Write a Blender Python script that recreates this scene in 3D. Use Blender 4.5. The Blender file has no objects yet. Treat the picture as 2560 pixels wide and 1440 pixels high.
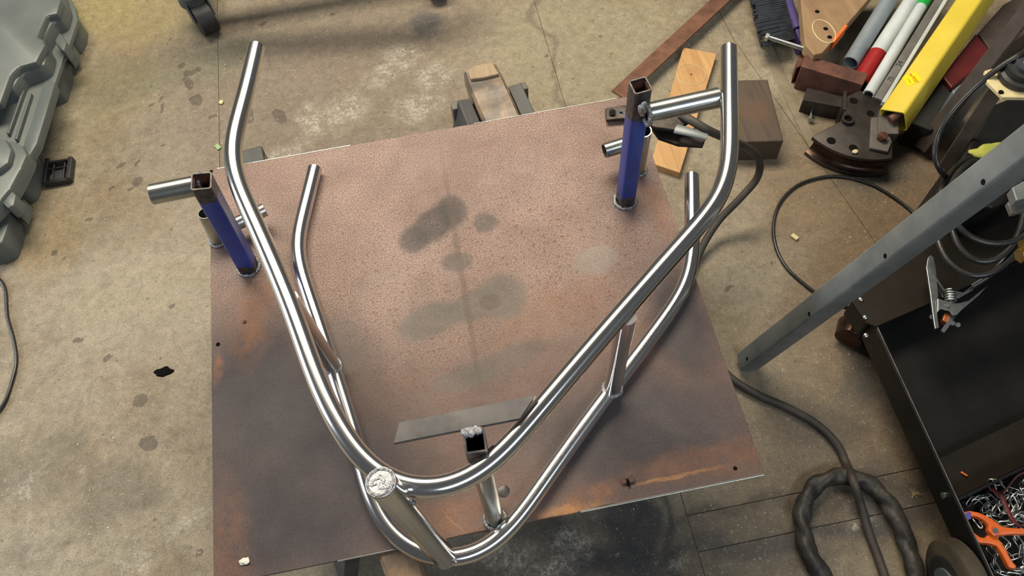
import bpy, bmesh, math, random
import numpy as np
from mathutils import Vector, Matrix, noise

random.seed(7)
S = bpy.context.scene
COL = S.collection
V = Vector

# ------------------------------------------------------------------ camera
FPX = 2046.1
CAM = V((0.48238, -0.32546, 1.75))
R3 = Matrix(((0.98125113, 0.18439379, -0.05608173),
             (-0.18794165, 0.85096822, -0.49043963),
             (-0.04271025, 0.49178453, 0.86966879)))
cd = bpy.data.cameras.new('camera')
cam = bpy.data.objects.new('camera', cd)
COL.objects.link(cam)
cam.matrix_world = Matrix.Translation(CAM) @ R3.to_4x4()
cd.sensor_fit = 'HORIZONTAL'
cd.sensor_width = 36.0
cd.lens = 36.0 * FPX / 2560.0
cd.clip_start = 0.02
cd.clip_end = 100
S.camera = cam

# ------------------------------------------------------------------ world, lamps, exposure
S.view_settings.view_transform = 'Standard'
S.view_settings.look = 'None'
S.view_settings.gamma = 1.0
S.view_settings.use_curve_mapping = False
S.view_settings.exposure = 0.12

world = bpy.data.worlds.new('world')
S.world = world
world.use_nodes = True
bg = world.node_tree.nodes['Background']
bg.inputs[0].default_value = (0.92, 0.95, 1.0, 1)
bg.inputs[1].default_value = 0.09


def area(name, loc, aim, sx, sy, power, color, xdir=(1, 0, 0)):
    ld = bpy.data.lights.new(name, 'AREA')
    ld.shape = 'RECTANGLE'
    ld.size = sx
    ld.size_y = sy
    ld.energy = power
    ld.color = color
    o = bpy.data.objects.new(name, ld)
    COL.objects.link(o)
    o.location = loc
    d = (V(aim) - V(loc)).normalized()
    z = -d
    x = V(xdir)
    x = (x - z * x.dot(z)).normalized()
    y = z.cross(x)
    o.rotation_mode = 'QUATERNION'
    o.rotation_quaternion = Matrix((x, y, z)).transposed().to_quaternion()
    return o


# warm fluorescent fittings beyond the plate, cool daylight from the door behind the photographer
area('warm_ceiling_lamp', (0.30, 2.25, 3.0), (0.35, 0.3, 0), 2.7, 0.95, 165, (1.0, 0.90, 0.72))
area('cool_front_window', (1.6, -2.1, 3.0), (0.4, 0.4, 0), 3.2, 0.65, 66, (0.82, 0.91, 1.0), (3.2, 1.7, 0))
area('left_door_daylight', (-3.5, 1.4, 1.5), (0.3, 0.6, 0.3), 1.7, 1.7, 105, (0.86, 0.93, 1.0), (0, 1, 0))

# ------------------------------------------------------------------ helpers


def at(px, py, z):
    d = R3 @ V(((px - 1280) / FPX, -(py - 720) / FPX, -1.0))
    t = (z - CAM.z) / d.z
    return CAM + d * t


def atd(px, py, depth):
    return CAM + (R3 @ V(((px - 1280) / FPX, -(py - 720) / FPX, -1.0))) * depth


def thing(name, label, cat, loc=(0, 0, 0), group=None):
    o = bpy.data.objects.new(name, None)
    COL.objects.link(o)
    o.location = loc
    o.empty_display_size = 0.05
    o['label'] = label
    o['category'] = cat
    if group:
        o['group'] = group
    return o


def tag(o, label, cat, group=None):
    o['label'] = label
    o['category'] = cat
    if group:
        o['group'] = group
    return o


def wloc(o):
    v = V((0, 0, 0))
    while o is not None:
        v += o.location
        o = o.parent
    return v


class MB:
    """collects shapes given in world coordinates into one mesh"""

    def __init__(self):
        self.bm = bmesh.new()

    def box(self, c, size, rot=None, bevel=0.0):
        b2 = bmesh.new()
        bmesh.ops.create_cube(b2, size=1.0)
        for v in b2.verts:
            v.co = V((v.co.x * size[0], v.co.y * size[1], v.co.z * size[2]))
        if bevel > 0:
            bmesh.ops.bevel(b2, geom=b2.edges[:], offset=bevel, segments=2, affect='EDGES', profile=0.5)
        m = Matrix.Translation(V(c))
        if rot is not None:
            m = m @ rot.to_4x4()
        b2.transform(m)
        self._add(b2)
        return self

    def _add(self, b2):
        me = bpy.data.meshes.new('tmp')
        b2.to_mesh(me)
        b2.free()
        self.bm.from_mesh(me)
        bpy.data.meshes.remove(me)

    def bar(self, A, B, w, h, up=(0, 0, 1), bevel=0.002):
        A, B = V(A), V(B)
        x = (B - A)
        L = x.length
        x.normalize()
        z = V(up)
        y = z.cross(x).normalized()
        z = x.cross(y).normalized()
        m = Matrix((x, y, z)).transposed()
        return self.box((A + B) / 2, (L, w, h), m, bevel)

    def tube(self, pts, r, seg=16, caps=True, rf=None, closed=False, flat=1.0):
        pts = [V(p) for p in pts]
        n = len(pts)
        rings = []
        t0 = (pts[1] - pts[0]).normalized()
        ref = V((0, 0, 1)) if abs(t0.z) < 0.9 else V((1, 0, 0))
        nrm = (ref - t0 * ref.dot(t0)).normalized()
        for i, p in enumerate(pts):
            if closed:
                t = pts[(i + 1) % n] - pts[i - 1]
            elif i == 0:
                t = pts[1] - pts[0]
            elif i == n - 1:
                t = pts[-1] - pts[-2]
            else:
                t = pts[i + 1] - pts[i - 1]
            t.normalize()
            nrm = (nrm - t * nrm.dot(t)).normalized()
            bn = t.cross(nrm)
            ring = []
            for k in range(seg):
                a = 2 * math.pi * k / seg
                rr = r if rf is None else rf(i / (n - 1), a, p)
                ring.append(self.bm.verts.new(p + (nrm * math.cos(a) * flat + bn * math.sin(a)) * rr))
            rings.append(ring)
        m = n if closed else n - 1
        for i in range(m):
            a, b = rings[i], rings[(i + 1) % n]
            for k in range(seg):
                self.bm.faces.new((a[k], a[(k + 1) % seg], b[(k + 1) % seg], b[k]))
        if caps and not closed:
            self.bm.faces.new(rings[0][::-1])
            self.bm.faces.new(rings[-1])
        return self

    def pipe(self, A, B, ro, ri, seg=24):
        """hollow straight tube, both ends open"""
        A, B = V(A), V(B)
        t = (B - A).normalized()
        ref = V((0, 0, 1)) if abs(t.z) < 0.9 else V((1, 0, 0))
        n1 = (ref - t * ref.dot(t)).normalized()
        n2 = t.cross(n1)
        R = []
        for p, r in ((A, ro), (B, ro), (B, ri), (A, ri)):
            R.append([self.bm.verts.new(p + (n1 * math.cos(2 * math.pi * k / seg) + n2 * math.sin(2 * math.pi * k / seg)) * r) for k in range(seg)])
        for j in range(4):
            a, b = R[j], R[(j + 1) % 4]
            for k in range(seg):
                self.bm.faces.new((a[k], a[(k + 1) % seg], b[(k + 1) % seg], b[k]))
        return self

    def sqtube(self, A, B, w, h, wall, up, rad=0.004):
        """hollow square tube, both ends open, rounded corners"""
        A, B = V(A), V(B)
        x = (B - A).normalized()
        z = V(up)
        y = z.cross(x).normalized()
        z = x.cross(y).normalized()

        def prof(hw, hh, r):
            o = []
            for cx, cy, a0 in ((hw - r, hh - r, 0), (-hw + r, hh - r, 90), (-hw + r, -hh + r, 180), (hw - r, -hh + r, 270)):
                for s in range(4):
                    a = math.radians(a0 + s * 30)
                    o.append((cx + r * math.cos(a), cy + r * math.sin(a)))
            return o
        po = prof(w / 2, h / 2, rad)
        pi = prof(w / 2 - wall, h / 2 - wall, max(rad - wall, 0.0008))
        R = []
        for p, pr in ((A, po), (B, po), (B, pi), (A, pi)):
            R.append([self.bm.verts.new(p + y * u + z * v) for u, v in pr])
        n = len(po)
        for j in range(4):
            a, b = R[j], R[(j + 1) % 4]
            for k in range(n):
                self.bm.faces.new((a[k], a[(k + 1) % n], b[(k + 1) % n], b[k]))
        return self

    def cyl(self, A, B, r, seg=20, r2=None):
        A, B = V(A), V(B)
        r2 = r if r2 is None else r2
        return self.tube([A, B], r, seg, True, rf=lambda t, a, p: r + (r2 - r) * t)

    def prism(self, pts, z0, z1, bevel=0.0, seg=2):
        """vertical prism from a list of xy points"""
        b2 = bmesh.new()
        vs = [b2.verts.new((p[0], p[1], z0)) for p in pts]
        f = b2.faces.new(vs)
        r = bmesh.ops.extrude_face_region(b2, geom=[f])
        for v in [g for g in r['geom'] if isinstance(g, bmesh.types.BMVert)]:
            v.co.z = z1
        bmesh.ops.recalc_face_normals(b2, faces=b2.faces)
        if bevel > 0:
            es = [e for e in b2.edges if e.verts[0].co.z > (z0 + z1) / 2 or e.verts[1].co.z > (z0 + z1) / 2] if z1 > z0 else b2.edges[:]
            bmesh.ops.bevel(b2, geom=es, offset=bevel, segments=seg, affect='EDGES', profile=0.5, clamp_overlap=True)
        self._add(b2)
        return self

    def pprism(self, pix, zp, z0, z1, bevel=0.0):
        """prism whose outline is read at height zp"""
        return self.prism([at(x, y, zp) for x, y in pix], z0, z1, bevel)

    def lump(self, c, r, sx=1, sy=1, sz=1, sub=2, amp=0.15, fr=60):
        b2 = bmesh.new()
        bmesh.ops.create_icosphere(b2, subdivisions=sub, radius=1.0)
        for v in b2.verts:
            n = 1 + amp * noise.noise(V((v.co.x * 1.7, v.co.y * 1.7, v.co.z * 1.7)) + V(c) * fr)
            v.co = V((v.co.x * sx * r * n, v.co.y * sy * r * n, v.co.z * sz * r * n)) + V(c)
        self._add(b2)
        return self

    def build(self, name, m, parent=None, smooth=False, angle=35):
        o0 = wloc(parent) if parent is not None else V((0, 0, 0))
        bmesh.ops.recalc_face_normals(self.bm, faces=self.bm.faces)
        for v in self.bm.verts:
            v.co -= o0
        me = bpy.data.meshes.new(name)
        self.bm.to_mesh(me)
        self.bm.free()
        me.materials.append(m)
        if smooth:
            for p in me.polygons:
                p.use_smooth = True
            try:
                me.set_sharp_from_angle(angle=math.radians(angle))
            except Exception:
                pass
        o = bpy.data.objects.new(name, me)
        COL.objects.link(o)
        o.parent = parent
        return o


def catmull(pts, n=8, closed=False):
    P = [V(p) for p in pts]
    out = []
    N = len(P)
    rng = N if closed else N - 1
    for i in range(rng):
        p1, p2 = P[i], P[(i + 1) % N]
        p0 = P[i - 1] if (i > 0 or closed) else p1 * 2 - p2
        p3 = P[(i + 2) % N] if (i + 2 < N or closed) else p2 * 2 - p1
        for k in range(n):
            t = k / n
            out.append(0.5 * ((2 * p1) + (p2 - p0) * t + (2 * p0 - 5 * p1 + 4 * p2 - p3) * t * t + (3 * p1 - p0 - 3 * p2 + p3) * t ** 3))
    if not closed:
        out.append(P[-1])
    return out


def resample(pts, step):
    out = [pts[0].copy()]
    acc = 0
    for a, b in zip(pts, pts[1:]):
        L = (b - a).length
        while acc + L >= step:
            f = (step - acc) / L
            a = a + (b - a) * f
            L = (b - a).length
            acc = 0
            out.append(a.copy())
        acc += L
    if (out[-1] - pts[-1]).length > step * 0.3:
        out.append(pts[-1].copy())
    return out


def smooth_path(pts, it):
    P = [p.copy() for p in pts]
    for _ in range(it):
        Q = [p.copy() for p in P]
        for i in range(1, len(P) - 1):
            Q[i] = (P[i - 1] + P[i] * 2 + P[i + 1]) / 4
        P = Q
    return P

# ------------------------------------------------------------------ materials


class NT:
    def __init__(self, name):
        self.m = bpy.data.materials.new(name)
        self.m.use_nodes = True
        self.t = self.m.node_tree
        self.b = self.t.nodes['Principled BSDF']
        self.tc = self.t.nodes.new('ShaderNodeTexCoord')
        self.co = self.tc.outputs['Object']

    def n(self, typ, **kw):
        nd = self.t.nodes.new(typ)
        for k, v in kw.items():
            setattr(nd, k, v)
        return nd

    def link(self, a, b):
        self.t.links.new(a, b)

    def noise(self, scale, detail=4, rough=0.55, co=None, dist=0.0, off=None, stretch=None):
        nd = self.n('ShaderNodeTexNoise')
        nd.inputs['Scale'].default_value = scale
        nd.inputs['Detail'].default_value = detail
        nd.inputs['Roughness'].default_value = rough
        nd.inputs['Distortion'].default_value = dist
        c = co or self.co
        if off or stretch:
            mp = self.n('ShaderNodeMapping')
            if off:
                mp.inputs['Location'].default_value = off
            if stretch:
                mp.inputs['Scale'].default_value = stretch
            self.link(c, mp.inputs[0])
            c = mp.outputs[0]
        self.link(c, nd.inputs['Vector'])
        return nd.outputs['Fac']

    def ramp(self, fac, stops):
        r = self.n('ShaderNodeValToRGB')
        e = r.color_ramp.elements
        while len(e) < len(stops):
            e.new(0.5)
        for i, (p, c) in enumerate(stops):
            e[i].position = p
            e[i].color = (c, c, c, 1) if isinstance(c, (int, float)) else (*c, 1)
        self.link(fac, r.inputs[0])
        return r.outputs[0]

    def mix(self, fac, a, b, mode='MIX'):
        x = self.n('ShaderNodeMix', data_type='RGBA', blend_type=mode)
        for s, v in ((0, fac), (6, a), (7, b)):
            if isinstance(v, (int, float)):
                x.inputs[s].default_value = v
            elif isinstance(v, tuple):
                x.inputs[s].default_value = (*v, 1)
            else:
                self.link(v, x.inputs[s])
        return x.outputs[2]

    def math(self, op, a, b=0.0, clamp=False):
        x = self.n('ShaderNodeMath', operation=op, use_clamp=clamp)
        for i, v in enumerate((a, b)):
            if isinstance(v, (int, float)):
                x.inputs[i].default_value = v
            else:
                self.link(v, x.inputs[i])
        return x.outputs[0]

    def warp(self, scale, amount):
        nd = self.n('ShaderNodeTexNoise')
        nd.inputs['Scale'].default_value = scale
        nd.inputs['Detail'].default_value = 4
        self.link(self.co, nd.inputs['Vector'])
        s = self.n('ShaderNodeVectorMath', operation='SUBTRACT')
        self.link(nd.outputs['Color'], s.inputs[0])
        s.inputs[1].default_value = (0.5, 0.5, 0.5)
        m = self.n('ShaderNodeVectorMath', operation='SCALE')
        self.link(s.outputs[0], m.inputs[0])
        m.inputs['Scale'].default_value = amount
        a = self.n('ShaderNodeVectorMath', operation='ADD')
        self.link(self.co, a.inputs[0])
        self.link(m.outputs[0], a.inputs[1])
        return a.outputs[0]

    def blob(self, co, cx, cy, rx, ry, ang=0.0, edge=0.35):
        """soft ellipse mask in the object's xy plane, 1 inside"""
        mp = self.n('ShaderNodeMapping', vector_type='TEXTURE')
        mp.inputs['Location'].default_value = (cx, cy, 0)
        mp.inputs['Rotation'].default_value = (0, 0, ang)
        mp.inputs['Scale'].default_value = (rx, ry, 1000.0)
        self.link(co, mp.inputs[0])
        l = self.n('ShaderNodeVectorMath', operation='LENGTH')
        self.link(mp.outputs[0], l.inputs[0])
        r = self.n('ShaderNodeMapRange', interpolation_type='SMOOTHSTEP')
        r.inputs['From Min'].default_value = 1 + edge
        r.inputs['From Max'].default_value = 1 - edge
        self.link(l.outputs['Value'], r.inputs['Value'])
        return r.outputs[0]

    def bump(self, h, strength=0.3, dist=0.002):
        b = self.n('ShaderNodeBump')
        b.inputs['Strength'].default_value = strength
        b.inputs['Distance'].default_value = dist
        self.link(h, b.inputs['Height'])
        self.link(b.outputs[0], self.b.inputs['Normal'])

    def set(self, color=None, rough=None, metal=None, spec=None, coat=None, aniso=None):
        for k, v in (('Base Color', color), ('Roughness', rough), ('Metallic', metal), ('Specular IOR Level', spec), ('Coat Weight', coat), ('Anisotropic', aniso)):
            if v is None:
                continue
            if isinstance(v, (int, float)):
                self.b.inputs[k].default_value = v
            elif isinstance(v, tuple):
                self.b.inputs[k].default_value = (*v, 1)
            else:
                self.link(v, self.b.inputs[k])
        return self.m


def mottled(name, c1, c2, scale=20, rough=0.6, metal=0.0, bump=0.2, bdist=0.001, stretch=None, spec=0.5, p0=0.35, p1=0.65):
    t = NT(name)
    f = t.noise(scale, 5, 0.6, stretch=stretch)
    t.bump(t.noise(scale * 6, 3, stretch=stretch), bump, bdist)
    return t.set(t.ramp(f, [(p0, c1), (p1, c2)]), rough, metal, spec)


M = {}


def mat_steel_tube():
    t = NT('brushed_stainless')
    f = t.noise(6, 3, 0.6)
    c = t.ramp(f, [(0.3, (0.66, 0.64, 0.62)), (0.7, (0.76, 0.745, 0.725))])
    r = t.ramp(t.noise(5, 2), [(0.3, 0.15), (0.7, 0.19)])
    return t.set(c, r, 1.0)


M['tube'] = mat_steel_tube()
M['stub'] = mottled('zinc_tube', (0.34, 0.35, 0.33), (0.50, 0.51, 0.48), 18, 0.28, 1.0, 0.05, 0.0005)
M['strut_end'] = mottled('ground_weld_metal', (0.45, 0.44, 0.43), (0.62, 0.60, 0.58), 120, 0.33, 1.0, 0.7, 0.0015)
M['weld'] = mottled('weld_bead_metal', (0.14, 0.13, 0.13), (0.42, 0.43, 0.44), 260, 0.42, 0.9, 0.7, 0.001)
M['bluesteel'] = mottled('flat_bar_steel', (0.06, 0.057, 0.058), (0.12, 0.11, 0.108), 16, 0.42, 0.5, 0.1, 0.0004)
M['bare_sq'] = mottled('bare_black_steel', (0.045, 0.042, 0.045), (0.13, 0.11, 0.105), 50, 0.5, 0.7, 0.2, 0.0005)
M['hole_dark'] = mottled('dark_bore', (0.004, 0.004, 0.004), (0.008, 0.007, 0.006), 20, 0.95, spec=0.05)


def mat_blue_post():
    t = NT('blue_painted_post')
    sep = t.n('ShaderNodeSeparateXYZ')
    t.link(t.co, sep.inputs[0])
    n = t.noise(55, 4)
    zz = t.math('ADD', sep.outputs[2], t.math('MULTIPLY', t.math('SUBTRACT', n, 0.5), 0.05))
    top = t.math('GREATER_THAN', zz, 0.262)
    bot = t.math('LESS_THAN', zz, 0.030)
    chip = t.math('GREATER_THAN', t.noise(95, 3, off=(3, 1, 0)), 0.70)
    bare = t.math('MAXIMUM', t.math('MAXIMUM', top, bot), chip)
    blue = t.ramp(t.noise(9, 3), [(0.3, (0.006, 0.028, 0.19)), (0.7, (0.010, 0.045, 0.28))])
    c = t.mix(bare, blue, t.ramp(t.noise(120, 3), [(0.35, (0.035, 0.035, 0.04)), (0.65, (0.10, 0.085, 0.075))]))
    t.bump(t.noise(200, 2), 0.1, 0.0004)
    r = t.ramp(bare, [(0, 0.38), (1, 0.5)])
    m = t.ramp(bare, [(0, 0.0), (1, 0.6)])
    return t.set(c, r, m)


M['blue'] = mat_blue_post()


def mat_plate():
    t = NT('rusty_mill_scale_plate')
    w = t.warp(14, 0.045)
    w2 = t.warp(60, 0.012)
    base = t.ramp(t.noise(3.2, 5, 0.6, dist=0.5), [(0.30, (0.092, 0.062, 0.055)), (0.5, (0.130, 0.082, 0.066)), (0.72, (0.150, 0.100, 0.080))])
    # fine speckled rust over the upper half
    g = t.noise(430, 4, 0.7)
    speck = t.ramp(g, [(0.38, (0.105, 0.055, 0.042)), (0.48, (0.21, 0.135, 0.108)), (0.60, (0.37, 0.27, 0.225))])
    upper = t.blob(w, 0.47, 0.66, 0.60, 0.34, 0.0, 0.45)
    upper = t.math('MULTIPLY', upper, t.ramp(t.noise(5, 4), [(0.3, 0.55), (0.6, 1.0)]))
    c = t.mix(upper, base, speck)
    # brown dots
    dots = t.math('MULTIPLY', t.ramp(t.noise(120, 2, 0.5, off=(4, 2, 0)), [(0.60, 0.0), (0.66, 1.0)]), t.blob(w, 0.58, 0.42, 0.42, 0.30, 0.2, 0.5))
    c = t.mix(t.math('MULTIPLY', dots, 0.75), c, (0.14, 0.062, 0.032))
    # blue black mill scale left front; tube shade painted in right front
    scale = t.math('MAXIMUM', t.blob(w, 0.09, 0.30, 0.17, 0.16, 0.2, 0.6), t.blob(w, 0.74, 0.11, 0.20, 0.10, -0.05, 0.6))
    scale = t.math('MAXIMUM', scale, t.blob(w, 0.16, 0.13, 0.20, 0.15, 0.0, 0.5))
    scale = t.math('MAXIMUM', scale, t.blob(w, 0.86, 0.30, 0.05, 0.12, 0.0, 0.6))
    sc = t.ramp(t.noise(6, 4), [(0.3, (0.036, 0.033, 0.038)), (0.7, (0.075, 0.060, 0.058))])
    c = t.mix(t.math('MULTIPLY', scale, 0.95), c, sc)
    # warm orange scorch patches
    rb_ = t.ramp(t.noise(32, 5, 0.7), [(0.38, 0.25), (0.6, 1.0)])
    for (cx, cy, rx, ry, a, k) in ((0.075, 0.48, 0.035, 0.09, -0.1, 0.8), (0.88, 0.565, 0.03, 0.07, 0.2, 0.7), (0.62, 0.37, 0.12, 0.05, 0.2, 0.45), (0.40, 0.03, 0.07, 0.03, 0.0, 0.5),
                                  (0.62, 0.015, 0.05, 0.018, 0.25, 0.7), (0.025, 0.06, 0.03, 0.10, 0, 0.4), (0.008, 0.38, 0.008, 0.03, 0, 0.9), (0.83, 0.04, 0.14, 0.025, 0.0, 0.5)):
        c = t.mix(t.math('MULTIPLY', t.math('MULTIPLY', t.blob(w, cx, cy, rx, ry, a, 0.6), rb_), k), c, (0.215, 0.098, 0.048))
    # cut lines heat tint round the posts
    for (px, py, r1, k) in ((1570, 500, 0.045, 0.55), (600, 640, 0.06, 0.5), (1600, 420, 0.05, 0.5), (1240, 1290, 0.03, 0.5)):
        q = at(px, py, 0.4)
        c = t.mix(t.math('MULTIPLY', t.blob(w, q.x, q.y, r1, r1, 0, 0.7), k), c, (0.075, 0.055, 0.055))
    wr_ = t.ramp(t.noise(150, 4, 0.7, off=(2, 2, 0)), [(0.35, 1.0), (0.68, 0.62)])
    # worn grey patches in the middle of the plate, read off the photograph
    for (px, py, rx, ry, a, col, k) in ((1085, 560, 0.058, 0.036, 0.62, (0.055, 0.044, 0.040), 1.0), (1128, 528, 0.032, 0.038, 0.1, (0.058, 0.046, 0.042), 1.0), (1035, 600, 0.03, 0.03, 0.4, (0.055, 0.044, 0.04), 0.95), (1212, 557, 0.024, 0.024, 0, (0.08, 0.065, 0.058), 0.9),
                                        (1142, 655, 0.030, 0.022, 0, (0.085, 0.068, 0.058), 0.9), (1075, 800, 0.062, 0.034, 0.30, (0.115, 0.098, 0.083), 0.95),
                                        (1180, 765, 0.05, 0.03, 0.4, (0.115, 0.098, 0.083), 0.9), (1255, 740, 0.045, 0.05, 0.2, (0.115, 0.097, 0.082), 0.95), (1225, 755, 0.02, 0.016, 0, (0.10, 0.065, 0.045), 0.7),
                                        (1160, 945, 0.06, 0.022, 0.12, (0.110, 0.090, 0.076), 0.85), (1260, 905, 0.085, 0.024, 0.25, (0.110, 0.088, 0.074), 0.75),
                                        (1490, 650, 0.045, 0.03, 0.0, (0.20, 0.175, 0.15), 0.6), (850, 860, 0.05, 0.06, 0.4, (0.12, 0.105, 0.095), 0.45)):
        q = at(px, py, 0.4)
        c = t.mix(t.math('MULTIPLY', t.math('MULTIPLY', t.blob(w2, q.x, q.y, rx, ry, a, 0.28), k), wr_), c, col)
    for (pa, pb, wd, k) in (((1595, 1212), (1785, 1170), .0022, .8), ((1340, 1292), (1500, 1262), .006, .8), ((1110, 1283), (1170, 1338), .0008, .5), ((560, 690), (640, 672), .0012, .4)):
        qa, qb = at(pa[0], pa[1], 0.4), at(pb[0], pb[1], 0.4)
        ln = t.blob(w2, (qa.x + qb.x) / 2, (qa.y + qb.y) / 2, (qa - qb).length / 2, wd * 1.6, math.atan2(qb.y - qa.y, qb.x - qa.x), 0.6)
        c = t.mix(t.math('MULTIPLY', t.math('MULTIPLY', ln, rb_), k), c, (0.34, 0.17, 0.07))
    # thin drip line down the middle
    q0, q1 = at(1110, 420, 0.4), at(1205, 990, 0.4)
    line = t.blob(w2, (q0.x + q1.x) / 2, (q0.y + q1.y) / 2, 0.006, (q0 - q1).length / 2, math.atan2(q0.x - q1.x, q1.y - q0.y) * 1.0 + math.pi, 0.5)
    c = t.mix(t.math('MULTIPLY', line, 0.5), c, (0.10, 0.065, 0.05))
    c = t.mix(0.5, c, t.ramp(t.noise(11, 6, 0.7, dist=0.6), [(0.3, 0.33), (0.7, 0.67)]), 'OVERLAY')
    c = t.mix(0.5, c, t.ramp(t.noise(260, 4, 0.7), [(0.3, 0.3), (0.7, 0.7)]), 'OVERLAY')
    r = t.ramp(t.noise(7, 4), [(0.3, 0.45), (0.7, 0.62)])
    return t.set(c, r, 0.0, 0.22)


def mat_floor():
    t = NT('stained_workshop_concrete')
    big = t.noise(1.5, 5, 0.6, dist=0.4)
    c = t.ramp(big, [(0.28, (0.175, 0.138, 0.092)), (0.48, (0.232, 0.190, 0.130)), (0.70, (0.285, 0.245, 0.178))])
    c = t.mix(t.ramp(t.noise(6, 6, 0.7, dist=0.8), [(0.48, 0.0), (0.66, 0.65)]), c, (0.125, 0.098, 0.066))
    c = t.mix(t.ramp(t.noise(2.3, 5, 0.65, off=(9, 9, 0)), [(0.48, 0.0), (0.62, 0.5)]), c, (0.26, 0.225, 0.135))
    c = t.mix(t.ramp(t.noise(19, 6, 0.75, off=(3, 3, 0)), [(0.53, 0.0), (0.66, 0.45)]), c, (0.135, 0.108, 0.078))
    c = t.mix(t.ramp(t.noise(26, 5, 0.7, off=(2, 5, 0)), [(0.54, 0.0), (0.72, 0.35)]), c, (0.36, 0.31, 0.24))
    c = t.mix(t.ramp(t.noise(3.1, 4, 0.6, off=(7, 3, 0)), [(0.52, 0.0), (0.7, 0.45)]), c, (0.20, 0.125, 0.062))
    at1 = t.n('ShaderNodeAttribute', attribute_name='stain_shade')
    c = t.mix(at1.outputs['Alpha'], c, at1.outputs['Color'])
    at2 = t.n('ShaderNodeAttribute', attribute_name='spots')
    sp = t.n('ShaderNodeSeparateColor')
    t.link(at2.outputs['Color'], sp.inputs[0])
    brk = t.math('MULTIPLY', t.ramp(t.noise(24, 5, 0.75), [(0.42, 0.2), (0.58, 1.0)]), t.ramp(t.noise(110, 5, 0.8), [(0.42, 0.1), (0.58, 1.0)]))
    c = t.mix(t.math('MULTIPLY', t.math('MULTIPLY', sp.outputs[0], brk), 0.85), c, (0.43, 0.39, 0.32))
    rnd = t.ramp(t.noise(55, 2, 0.5, off=(1, 9, 0)), [(0.70, 0.0), (0.75, 0.8)])
    rnd = t.math('MAXIMUM', rnd, t.ramp(t.noise(150, 2, 0.5, off=(5, 9, 0)), [(0.72, 0.0), (0.77, 0.6)]))
    oil = t.ramp(t.math('ADD', sp.outputs[1], t.math('MULTIPLY', t.math('SUBTRACT', t.noise(70, 4, 0.7), 0.5), 0.9)), [(0.46, 0.0), (0.58, 0.9)])
    rnd = t.math('MAXIMUM', rnd, t.ramp(t.noise(88, 3, 0.6, off=(6, 6, 0)), [(0.66, 0.0), (0.70, 0.7)]))
    c = t.mix(t.math('MULTIPLY', t.math('MAXIMUM', oil, rnd), 0.8), c, (0.070, 0.054, 0.040))
    # small pale grit
    grit = t.ramp(t.noise(210, 2, 0.5, off=(11, 2, 0)), [(0.735, 0.0), (0.77, 0.8)])
    c = t.mix(grit, c, (0.62, 0.57, 0.46))
    c = t.mix(t.ramp(t.noise(75, 4, 0.75, off=(8, 1, 0)), [(0.56, 0.0), (0.68, 0.5)]), c, (0.10, 0.076, 0.052))
    c = t.mix(t.ramp(t.noise(95, 4, 0.75, off=(3, 8, 0)), [(0.58, 0.0), (0.70, 0.5)]), c, (0.42, 0.36, 0.27))
    c = t.mix(0.6, c, t.ramp(t.noise(38, 6, 0.8, off=(4, 4, 0), dist=0.5), [(0.3, 0.28), (0.7, 0.72)]), 'OVERLAY')
    c = t.mix(0.75, c, t.ramp(t.noise(330, 3, 0.75), [(0.28, 0.22), (0.72, 0.78)]), 'OVERLAY')
    t.bump(t.noise(120, 5, 0.7), 0.35, 0.002)
    r = t.ramp(t.noise(10, 4), [(0.3, 0.5), (0.7, 0.75)])
    return t.set(c, r, 0.0, 0.4)


M['plate'] = mat_plate()
M['floor'] = mat_floor()
M['mortar'] = mottled('mortar_strip', (0.15, 0.12, 0.08), (0.24, 0.195, 0.13), 12, 0.8, bump=0.6)
M['joint'] = mottled('joint_dirt', (0.06, 0.048, 0.034), (0.18, 0.14, 0.09), 30, 0.9, bump=0.6)
M['case'] = mottled('grey_blow_moulded_plastic', (0.088, 0.100, 0.096), (0.112, 0.125, 0.118), 6, 0.42, bump=0.25, bdist=0.0006)
M['case_dark'] = mottled('shadow_grey_plastic', (0.035, 0.042, 0.045), (0.05, 0.055, 0.058), 10, 0.6)
M['black_plastic'] = mottled('black_plastic', (0.012, 0.011, 0.012), (0.022, 0.02, 0.021), 30, 0.4)
M['dark_plastic2'] = mottled('dark_grey_plastic', (0.03, 0.032, 0.036), (0.05, 0.052, 0.058), 12, 0.4)
M['rubber'] = mottled('black_rubber', (0.010, 0.010, 0.010), (0.022, 0.022, 0.021), 40, 0.55)
M['cable'] = mottled('black_cable_jacket', (0.010, 0.010, 0.010), (0.022, 0.020, 0.018), 25, 0.33)
M['thick_cable'] = mottled('dusty_rubber_cable', (0.025, 0.021, 0.018), (0.055, 0.043, 0.033), 14, 0.6)
M['sleeve'] = mottled('dirty_hose_sleeve', (0.014, 0.013, 0.012), (0.050, 0.040, 0.028), 9, 0.55, bump=0.5, bdist=0.003)
M['rust_bar'] = mottled('rusted_flat_bar', (0.095, 0.040, 0.022), (0.185, 0.080, 0.042), 22, 0.7, 0.2, 0.4)
M['rust'] = mottled('rust_brown_steel', (0.075, 0.032, 0.022), (0.15, 0.062, 0.040), 30, 0.6, 0.3, 0.4)
M['black_steel'] = mottled('oily_black_steel', (0.028, 0.023, 0.020), (0.060, 0.048, 0.040), 16, 0.42, 0.5, 0.2)
M['groove_steel'] = mottled('worn_groove_steel', (0.035, 0.02, 0.014), (0.09, 0.05, 0.032), 20, 0.3, 0.8, 0.2)
M['zinc'] = mottled('zinc_plated_steel', (0.42, 0.44, 0.42), (0.62, 0.64, 0.60), 60, 0.3, 1.0, 0.1, 0.0004)
M['clamp_metal'] = mottled('pressed_zinc_steel', (0.20, 0.215, 0.22), (0.30, 0.31, 0.315), 40, 0.38, 0.9, 0.1, 0.0004)
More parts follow.
